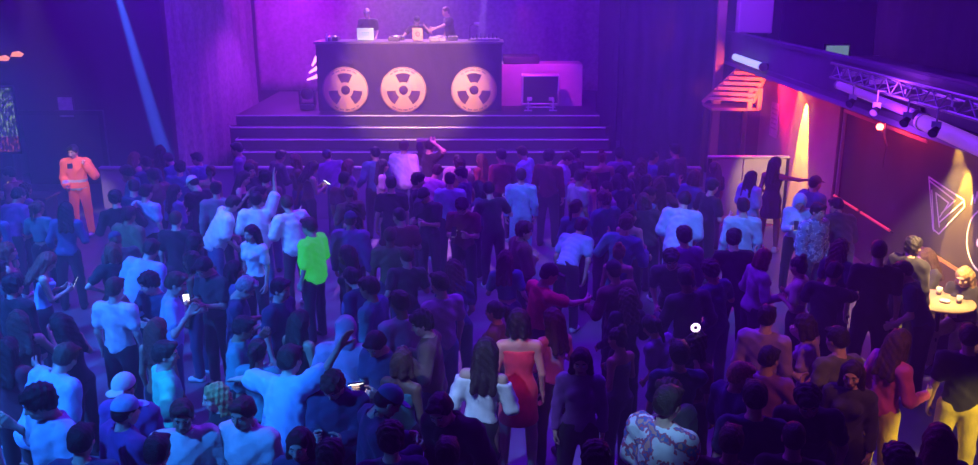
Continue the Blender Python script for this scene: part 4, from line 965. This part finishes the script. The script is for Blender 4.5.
H(206, 405, 120, 'stand', 1, 'wavy', 'blonde', 'long', 'black', label='woman with light wavy hair in black, between the two boys in white', short='the light wavy hair', skin=0)
H(241, 414, 160, 'stand', 0, 'short', 'brown', 'jacket', 'white', label='bowl-haired boy in an open white jacket at the bottom', short='the boy in the white jacket', skin=1)
H(285, 362, -35, 'swing', 0, 'short', 'dark brown', 'loose', 'light blue', 'trousers', 'denim blue', label='dancer in a bright light blue tee flinging both arms wide', short='the arm-flinging dancer', sc=1.06)
H(246, 288, -80, 'phone', 0, 'short', 'grey', 'tee', 'navy', label='dark dancer with whitish lit face turned right, left centre', skin=0)
H(281, 290, -110, 'stand', 0, 'short', 'black', 'tee', 'navy', label='dark dancer with pale lit face right of the whitish one', skin=0)
H(302, 448, 175, 'stand', 1, 'long', 'dark brown', 'long', 'navy', label='long-haired woman facing the camera at the bottom, below the flung arms', short='the bottom long-haired woman', skin=0)
H(333, 386, 170, 'phone', 0, 'curly', 'brown', 'jacket', 'navy', label='curly person looking down toward the camera right of the flung arms', skin=0)
H(338, 452, 0, 'stand', 0, 'curly', 'black', 'long', 'navy', label='round curly head at the bottom edge right of the long-haired woman')
H(345, 330, 10, 'stoop', 0, 'hood', 'black', 'jacket', 'mauve', label='hooded back in mauve right of the flung arms', topm=cloth('mauve'), short='the mauve hood')
H(388, 402, -70, 'phone', 0, 'cap', 'black', 'jacket', 'navy', cap='denim blue', label='man in a blue cap and navy jacket with a pale shoulder stripe', short='the blue cap', skin=1, sc=1.04)
H(391, 446, 10, 'stand', 0, 'curly', 'dark brown', 'long', 'navy', label='brown curly head at the bottom before the blue cap')
H(441, 411, 150, 'stoop', 0, 'short', 'black', 'jacket', 'black', label='young man in a black jacket, lit face bowed to the left', short='the young man in the black jacket', skin=0, sc=1.05)
H(437, 452, 0, 'stand', 0, 'short', 'dark brown', 'tee', 'purple', label='dark head at the bottom edge before the young man in black')
H(486, 352, -12, 'sway', 1, 'long', 'dark brown', 'offshoulder', 'white', 'skirt', 'black', label='woman in a white off-shoulder top and black skirt, back turned', short='the white off-shoulder top', skin=1, sc=1.08)
H(519, 322, 0, 'stand', 1, 'bob', 'black', 'dress', 'red', label='bare-shouldered woman in a long red dress, dark bob', short='the red dress', skin=1, sc=1.1)
H(552, 320, 30, 'sway', 1, 'long', 'dark brown', 'tank', 'mauve', label='woman in a mauve top pressed to the right of the red dress', skin=1, short=None)
H(549, 275, -60, 'hug', 0, 'cap', 'black', 'tee', 'red', cap='black', label='dancer in a black cap and red tee behind the red dress', short='the black cap', skin=1)
H(581, 362, 172, 'stand', 1, 'bob', 'black', 'long', 'purple', label='woman facing the camera right of the red dress, dark purple sweater', short='the camera-facing woman in purple', skin=1)
H(668, 404, -45, 'stand', 0, 'short', 'dark brown', 'loose', 'white', bc='black', label='person in a white shirt with a red and blue print at the bottom', short='the printed shirt', topm=PRINT, skin=1, sc=1.1)
H(741, 377, -70, 'chest', 0, 'short', 'blonde', 'jacket', 'navy', label='light-haired dancer in navy facing right, lower right', short='the light-haired dancer', skin=1)
H(757, 400, -10, 'stand', 0, 'short', 'black', 'tee', 'navy', label='broad dark back in navy below the light-haired dancer', sc=1.06)
H(733, 442, -20, 'stand', 0, 'short', 'brown', 'tee', 'black', label='black tee with a lit nape at the bottom, right of the printed shirt', skin=1)
H(808, 402, 160, 'stoop', 0, 'curly', 'black', 'tee', 'black', label='curly-haired person in black bowing toward the camera at lower right', short='the bowed curly head', skin=1, sc=1.05)
H(789, 436, -15, 'stand', 0, 'cropped', 'black', 'tee', 'black', label='cropped head with orange-lit neck at the bottom, below the bowed curly head', skin=0)
H(852, 375, 150, 'stand', 1, 'long', 'dark brown', 'long', 'charcoal', label='long-haired woman in charcoal left of the magenta top', skin=1)
H(892, 343, -70, 'sway', 1, 'long', 'brown', 'long', 'magenta', 'trousers', 'yellow', label='woman in a magenta top and yellow-lit trousers, lower right', short='the magenta top', skin=0, sc=1.05)
H(804, 326, 60, 'groove', 1, 'bob', 'dark brown', 'tee', 'mauve', label='pink-lit face of a dancer in mauve, right centre', skin=0)
H(767, 318, -30, 'stand', 0, 'short', 'dark brown', 'shirt', 'mauve', label='mauve shirt back directly below the bob-haired woman in mauve')
H(969, 338, -20, 'stand', 0, 'short', 'dark brown', 'tee', 'black', 'trousers', 'yellow', label='person in black and bright yellow trousers at the right edge', short='the bright yellow trousers', skin=1)
H(938, 440, -10, 'stand', 1, 'long', 'auburn', 'long', 'black', label='large head of long reddish hair at the bottom right', short='the large reddish head', sc=1.05)
H(897, 462, 0, 'stand', 0, 'curly', 'brown', 'long', 'purple', label='purple-lit curly head peeking in at the bottom edge, lower right')
H(845, 340, 20, 'sway', 0, 'short', 'black', 'tee', 'olive', label='dancer in an olive tee below the white card stand')
NH = len(PEOPLE)
# nobody stands inside anybody else: ease apart those who are closer than shoulder width
for it in range(40):
    for i in range(NP0, NH):
        for j in range(i + 1, NH):
            A, B_ = PEOPLE[i], PEOPLE[j]
            for k_, mn in (('loc', .48), ('head', .3)):
                dv = Vector((B_[k_].x - A[k_].x, B_[k_].y - A[k_].y, 0)); dl = dv.length
                if dl < mn:
                    mv = dv.normalized() * (mn - dl) * .5; mv.x *= .7; mv.y *= 1.1
                    for q, s_ in ((A, -1), (B_, 1)): q['e'].location += mv * s_; q['loc'] = q['loc'] + mv * s_; q['head'] = q['head'] + mv * s_
for p_ in PEOPLE[NP0:NH]:
    if p_['loc'].y > 17.78 and p_['loc'].x < 4.3: q = 17.78 - p_['loc'].y; p_['e'].location.y += q; p_['loc'].y += q; p_['head'].y += q

# --- the rest of the crowd, spread over the floor
def proj(v):
    d = Vector(v) - Vector((0, 0, CH)); c, s_ = math.cos(TH), math.sin(TH)
    dep = d.y * c - d.z * s_; return 489 + F * d.x / dep, 232.5 - F * (d.y * s_ + d.z * c) / dep, dep
boxes = []
for p_ in PEOPLE[3:]:
    h = p_['head']; x, y, dep = proj(h); m = F / dep
    low = .75 if p_['short'] else .12
    if 'yellow' in p_['label']: low = 1.4
    if 'neon' in p_['label']: low = 1.0
    boxes.append((x - .27 * m, y - .1 * m, x + .27 * m, y + low * m, p_['loc'].y, m))
def allowed(x, y):
    if y > 17.35 or y < 5.3: return False
    if x < -9.2 or x > 5.35: return False
    if y > 15.2 and x < -6.9: return False
    if y > 14.6 and x < -2.4 and random.random() < .85: return False
    if x > 4.0 and (y > 15.9 or y < 12.5 and x > 4.6): return False
    if abs(x) > y * .56 + .6: return False
    hx, hy, dep = proj((x, y, 1.6)); fx, fy, _ = proj((x, y, .1)); m = F / dep
    if hx + .22 * m > 80 and hx - .22 * m < 108 and hy < 365 and fy > 238: return False          # bare floor at the left
    if 590 < hx < 700 and hy > 300 and random.random() < .8: return False                         # thin patch of crowd
    if 880 < hx and 215 < hy < 345: return False
    for p_ in PEOPLE:
        if (p_['loc'].x - x) ** 2 + (p_['loc'].y - y) ** 2 < .6 ** 2: return False
        if (p_['head'].x - x) ** 2 + (p_['head'].y - y) ** 2 < .48 ** 2: return False
    for a in boxes:
        if y < a[4] and hx + .24 * m > a[0] and hx - .24 * m < a[2] and hy - .14 * m < a[3] and fy > a[1]: return False
    return True
mc = proj((T2.x, T2.y, 1.08)); boxes.append((mc[0] - 9, mc[1] - 14, mc[0] + 9, mc[1] + 22, T2.y, 60))
fill = []
tries = 0
while tries < 16000 and len(fill) < 160:
    tries += 1
    y = 5.4 + 12 * random.random(); x = -9.3 + 15 * random.random()
    if not allowed(x, y): continue
    fem = random.random() < .42
    hs = random.choice(['long', 'bob', 'ponytail', 'bun', 'wavy', 'long'] if fem else ['short', 'curly', 'short', 'cap', 'cropped', 'short', 'curly'])
    hc = random.choice(['black', 'dark brown', 'black', 'brown', 'dark brown', 'auburn'] if fem else ['black', 'dark brown', 'black', 'brown'])
    tk = random.choice(['tee', 'long', 'tank', 'crop'] if fem else ['tee', 'tee', 'shirt', 'jacket', 'long'])
    tc = random.choice(['black', 'navy', 'charcoal', 'maroon', 'purple', 'dark grey', 'teal', 'brown', 'black', 'olive', 'denim blue', 'mauve'])
    ps = random.choice(['stand', 'sway', 'groove', 'stand', 'phone', 'stoop', 'chest', 'sway', 'stand' if not fem else 'hip'])
    if ps == 'phone': ps = 'stand'
    rz = random.gauss(0, 55)
    e, t_ = person(rz=rz, pose=ps, fem=fem, hair=hs, hc=hc, top=tk, tc=tc, bc=random.choice(['black', 'navy', 'charcoal', 'denim blue']), loc=(x, y, 0), sc=random.uniform(.94, 1.04), mir=random.random() < .5, skin=random.choice([0, 1, 1, 2, 2, 3]), cap=random.choice(['black', 'navy', 'charcoal']))
    p_ = PEOPLE[-1]; hd = {'long': 'long-haired', 'bob': 'bob-haired', 'ponytail': 'ponytailed', 'bun': 'bun-haired', 'wavy': 'wavy-haired', 'short': 'short-haired', 'curly': 'curly-haired', 'cap': 'capped', 'cropped': 'crop-haired'}[hs]
    gn = {'tee': 'tee', 'long': 'sweater', 'tank': 'tank top', 'crop': 'crop top', 'shirt': 'shirt', 'jacket': 'jacket'}[tk]
    p_['desc'] = ('%s dancer in %s %s' % (hd, tc, gn)); fill.append(p_)
marks = [p_ for p_ in PEOPLE[:NH] if p_['short']]
cand = {}
for p_ in fill:
    hx, hy, dep = proj(p_['head']); vis = -20 < hx < 998 and hy < 500
    if not vis: hx, hy = min(max(hx, 0), 978), min(hy, 465)
    best = None
    for m in marks:
        mx, my, _ = proj(m['head']); dx, dy = hx - mx, hy - my; d = math.hypot(dx, dy * 1.6)
        if best is None or d < best[0]:
            way = ('right of' if dx > 0 else 'left of') if abs(dx) > 1.1 * abs(dy) else ('in front of' if dy > 0 else 'behind')
            best = (d, way, m['short'])
    cand.setdefault((p_['desc'], best[1], best[2]), []).append((best[0], p_))
ordw = ['', 'second ', 'third ', 'fourth ']
for (ds, way, ml), L_ in cand.items():
    L_.sort(key=lambda q: q[0])
    for k, (_, p_) in enumerate(L_):
        p_['e']['label'] = '%s %s%s %s' % (ds, ordw[k] + ('nearest ' if k else ''), way, ml)
print('people', len(PEOPLE), 'tries', tries, 'longest', max(len(p['e']['label'].split()) for p in PEOPLE))

# --- phones and small things in hands
def held(i_short, label, nm='R', **k):
    for p_ in PEOPLE:
        if p_['e'].get('label', '').startswith(i_short):
            M = hand_world(p_['e'], p_['sk'], nm); P = M.translation; rz = p_['e'].rotation_euler.z
            return phone(P + Matrix.Rotation(rz, 3, 'Z') @ Vector((0, .03, .05)), label, rz=rz + PI if k.pop('flip', 0) else rz, **k)
    print('missing', i_short)
held('bare-armed woman in maroon', 'phone glowing low in the hands of the maroon-top woman', tilt=.9)
held('hooded person in light blue', 'phone in the hands of the hooded reader', tilt=.7)
held('red-haired woman in a light blue', 'bright white phone held by the red-haired woman', tilt=.5, flip=1, sc=1.15, scr=mat('white_screen', (.8, .8, .8), .4, emit=(.9, 1, .95), estr=3))
held('dancer in maroon facing back', 'phone with greenish glow below the bowed maroon dancer', tilt=.6, scr=mat('green_phone_screen', (.1, .1, .1), .3, emit=(.5, 1, .7), estr=3))
held('dancer with a pale blue sleeve', 'small white glowing phone under the pale blue sleeve', tilt=.4, flip=1)
def loose(px, py, z, label, **k):
    P = at_z(px, py, z); d = min(fill + PEOPLE[NP0:NH], key=lambda q: (q['head'] - P).length if 'head' in q else 9); return phone(P, label, **k)
SC = mat('bright_phone_screen', (.9, .9, .9), .4, emit=(1, 1, .95), estr=4)
# raised glow stick ring and bright screens held up by filming dancers
for (px, py, lab, fem, tc, plab, kw) in ((376, 345, 'dancer in navy whose bright phone screen lights the middle of the floor', 0, 'navy', 'brightest phone on the floor, tilted flat near the centre', dict(tilt=1.1, sc=1.7, scr=SC)),
                                         (204, 268, 'dark dancer holding a small bright phone at left centre', 0, 'charcoal', 'small bright phone at left centre, right of the rounded blue back', dict(tilt=.6, scr=SC))):
    person(px, py, 150, 'phone', bool(fem), 'short', 'black', 'tee', tc, label=lab, skin=1); p_ = PEOPLE[-1]
    P = hand_world(p_['e'], p_['sk'], 'R').translation; phone(P + Vector((0, -.02, .06)), plab, rz=.3, **kw)
c = at_z(693, 366, 1.35); e = empty('glow_ring', c, 0, 'small white-pink glowing ring held up in the violet haze', 'light ring')
m = MB(); R_ = .032
for i in range(20):
    a0, a1 = 2 * PI * i / 20, 2 * PI * (i + 1) / 20; m.tube((R_ * math.cos(a0), 0, R_ * math.sin(a0)), (R_ * math.cos(a1), 0, R_ * math.sin(a1)), .014, n=8, cap=False)
m.build('ring', mat('ring_glow', (1, .8, 1), .3, emit=(1, .7, 1), estr=2.2), e); MB().tube((0, 0, -.035), (0, 0, -.17), .012, n=8).build('handle', METAL, e)
person(rz=0, pose='film', fem=False, hair='short', hc='black', top='tee', tc='navy', loc=(c.x - .16, c.y - .48, 0), label='dark dancer raising the small glowing ring', skin=1)
d_ = hand_world(PEOPLE[-1]['e'], PEOPLE[-1]['sk'], 'R').translation; off_ = (c + Vector((0, 0, -.14))) - d_; PEOPLE[-1]['e'].location += Vector((off_.x, off_.y, 0)); e.location.z = d_.z + .15


# ================================================================== light
W = bpy.data.worlds.new('world'); scene.world = W; W.use_nodes = True; nt = W.node_tree
bg = nt.nodes['Background']; bg.inputs['Color'].default_value = (.02, .01, .1, 1); bg.inputs['Strength'].default_value = 0
HZ = .0235
v = nt.nodes.new('ShaderNodeVolumeScatter'); v.inputs['Color'].default_value = (1, 1, 1, 1); v.inputs['Density'].default_value = HZ; v.inputs['Anisotropy'].default_value = .15
nt.links.new(v.outputs['Volume'], nt.nodes['World Output'].inputs['Volume'])

def spot(name, loc, aim, col, watts, ang, blend=.4, size=.08):
    l = bpy.data.lights.new(name, 'SPOT'); l.color = col; l.energy = watts; l.spot_size = math.radians(ang); l.spot_blend = blend; l.shadow_soft_size = size
    o = bpy.data.objects.new(name, l); COL.objects.link(o); o.location = loc
    o.rotation_euler = (Vector(aim) - Vector(loc)).to_track_quat('-Z', 'Y').to_euler(); return o
def area(name, loc, aim, col, watts, sx, sy):
    l = bpy.data.lights.new(name, 'AREA'); l.color = col; l.energy = watts; l.shape = 'RECTANGLE'; l.size = sx; l.size_y = sy
    o = bpy.data.objects.new(name, l); COL.objects.link(o); o.location = loc
    o.rotation_euler = (Vector(aim) - Vector(loc)).to_track_quat('-Z', 'Y').to_euler(); return o
def point(name, loc, col, watts, size=.08):
    l = bpy.data.lights.new(name, 'POINT'); l.color = col; l.energy = watts; l.shadow_soft_size = size
    o = bpy.data.objects.new(name, l); COL.objects.link(o); o.location = loc; return o
# house wash: deep indigo over the far half of the dance floor, weaker over the near half
area('ceiling_wash', (-1.5, 16.6, 7.8), (-1.5, 16.4, 0), (.15, .01, 1), 2150, 14, 4)
area('ceiling_wash_mid', (-1.5, 11, 7.8), (-1.5, 11, 0), (.14, .008, 1), 430, 8, 4)
spot('indigo_wash_right', (2.2, 10.5, 7.6), (1.5, 9.2, 0), (.1, .004, 1), 2000, 52, .9, .2)
# blue floods from upper left; also spots added to brighten single dancers
spot('blue_flood', (-8.0, 5.0, 7.3), (-4.4, 9.4, 0), (.015, .17, 1), 8500, 50, .8, .12)
spot('blue_flood_near', (-6.0, 3.0, 7.3), (-2.7, 6.5, 1), (.015, .2, 1), 4000, 34, .8, .1)
spot('blue_flood_far', (-9.5, 9, 7.3), (-5.2, 12.6, .5), (.02, .2, 1), 5200, 44, .8, .12)
spot('white_trio_spot', (-6, 9.5, 7.4), (-3.3, 13.1, 1.2), (.06, .26, 1), 2300, 17, .8, .1)
spot('blue_flood_centre', (-2.6, 3.2, 7.4), (0, 7.7, 1.2), (.3, .5, 1), 2600, 13, .8, .1)
spot('blue_flood_back', (-.5, 10, 7.4), (.75, 14.6, 1), (.05, .28, 1), 2200, 18, .8, .1)
spot('bent_back_spot', (-.5, 8, 7.4), (1.2, 11.8, 1), (.1, .32, 1), 1300, 12, .8, .1)
spot('blue_flood_right', (1.5, 8.5, 7.4), (3.8, 13.0, 1), (.08, .27, 1), 3000, 26, .8, .1)
spot('violet_back', (-4.5, 12, 7.4), (-1.5, 16.6, 1.2), (.62, .3, 1), 2600, 13, .7, .1)
spot('fling_spot', (-4.6, 3.6, 7.4), (-1.9, 7.6, 1.2), (.01, .24, 1), 4300, 15, .8, .1)
spot('print_spot', (.2, 3.0, 7.2), (1.4, 6.6, 1.1), (.22, .5, 1), 1700, 8.5, .7, .1)
spot('red_dress_spot', (.9, 4, 7.2), (.32, 8.4, 1.1), (1, .12, .22), 700, 11, .8, .1)
spot('floor_pool', (-5.7, 9.2, 7.6), (-5.15, 10.0, 0), (.01, .14, 1), 3200, 17, .6, .1)
spot('floor_pool_near', (-5.6, 7.0, 7.6), (-4.7, 8.6, 0), (.01, .1, 1), 1500, 14, .6, .1)
# magenta and violet on the stage
spot('magenta_wash', (-5.2, 21.5, 7.4), (-5.9, 27, 4.4), (.6, .012, .9), 5200, 62, 1, .2)
spot('magenta_wash_right', (1.2, 22, 7.6), (-.2, 27, 3.6), (.24, .01, 1), 1500, 70, 1, .2)
vh = at_y(303, -16, 24.6)
spot('violet_head', vh, vh + Vector((-.1, -.2, -1)), (.5, .03, 1), 1250, 120, .7, .1)
spot('stage_key', (-2.0, 15.5, 7.6), (-1.95, 22.8, 2.25), (1, .5, .16), 13000, 27, .6, .1)
spot('dj_key', (-2.4, 21.0, 7.7), (-2.1, 24.25, 4.0), (1, .45, .5), 900, 26, .5, .05)
spot('riser_wash', (.75, 22.2, 4.4), (1.2, 24, 2.2), (.95, .03, .75), 500, 60, .7, .1)
spot('pink_front', (-2.6, 12.5, 7.4), (-.7, 16.9, 1.0), (1, .14, .75), 4800, 17, .7, .1)
spot('steps_rim', (-2, 26.5, 7.2), (-1.8, 21.7, 1.2), (.75, .25, 1), 5200, 60, .6, .15)
# narrow beams
a = at_y(84, -120, 18.75); b_ = at_y(180, 207, 18.7)
spot('blue_beam', a, b_, (.03, .12, 1), 420000, 3.6, .5, .02)
a = at_y(489, -60, 24.4); b_ = at_y(477, 90, 24.15); spot('violet_beam', a, b_, (.4, .2, 1), 34000, 7, .5, .02)
for c_, w_ in zip(DL, (5200, 3600)): spot('downlight_beam', (c_.x, c_.y, 2.79), (c_.x + .42, c_.y, 0), (1, .5, .04), w_, 31, .25, .02)
spot('partition_light', (5.7, 15.6, 2.8), (5.75, 17.6, 1.0), (1, .62, .2), 420, 40, .6, .03)
point('red_bulb_glow', at_x(880, 127, 6.2), (1, .04, .04), 40, .05)
spot('red_wall_wash', (5.95, 20.6, 2.75), (6.62, 18.9, 2.3), (1, .01, .05), 800, 110, .8, .1)
spot('red_stair_wash', (6.1, 19.3, 2.0), (5.9, 20.9, 2.5), (1, .13, .02), 620, 50, .7, .1)
area('balcony_tube_glow', (5.2, 12, 3.4), (5.8, 12, 3.4), (.4, .05, 1), 70, .3, 6)
spot('balcony_violet', (3.6, 7.0, 6.8), (9.3, 10.2, 5.2), (.4, .03, 1), 16000, 46, .8, .1)
spot('balcony_violet_far', (2.8, 18, 6.8), (6.4, 21.3, 4.9), (.35, .04, 1), 2600, 40, .8, .1)
# warm lamp over the seats at the right, then aimed warm spots
spot('seat_lamp', (5.45, 10.1, 2.8), (6.0, 11.2, .9), (1, .6, .22), 1100, 60, .6, .05)
spot('trouser_fill', (5.5, 5.6, 3.0), (4.25, 7.6, .45), (1, .72, .1), 700, 24, .5, .05)  # unseen fill added from the camera side to light the trousers
spot('neck_lamp', (3.9, 5.0, 4.6), (3.2, 7.6, 1.3), (1, .3, .2), 260, 26, .6, .05)
# unseen whitish spot added to brighten the guard
spot('guard_fill', (-6.6, 12.5, 6.5), (-8.05, 17.2, 1.1), (1, .7, .62), 2300, 9, .5, .1)
scene.view_settings.view_transform = 'Standard'; scene.view_settings.look = 'None'; scene.view_settings.exposure = 0; scene.view_settings.gamma = 1
scene.view_settings.use_curve_mapping = False
cy = scene.cycles
cy.use_denoising = True; cy.max_bounces = 4; cy.diffuse_bounces = 2; cy.glossy_bounces = 2; cy.volume_bounces = 0; cy.transmission_bounces = 2; cy.sample_clamp_indirect = 3
cy.use_light_tree = True
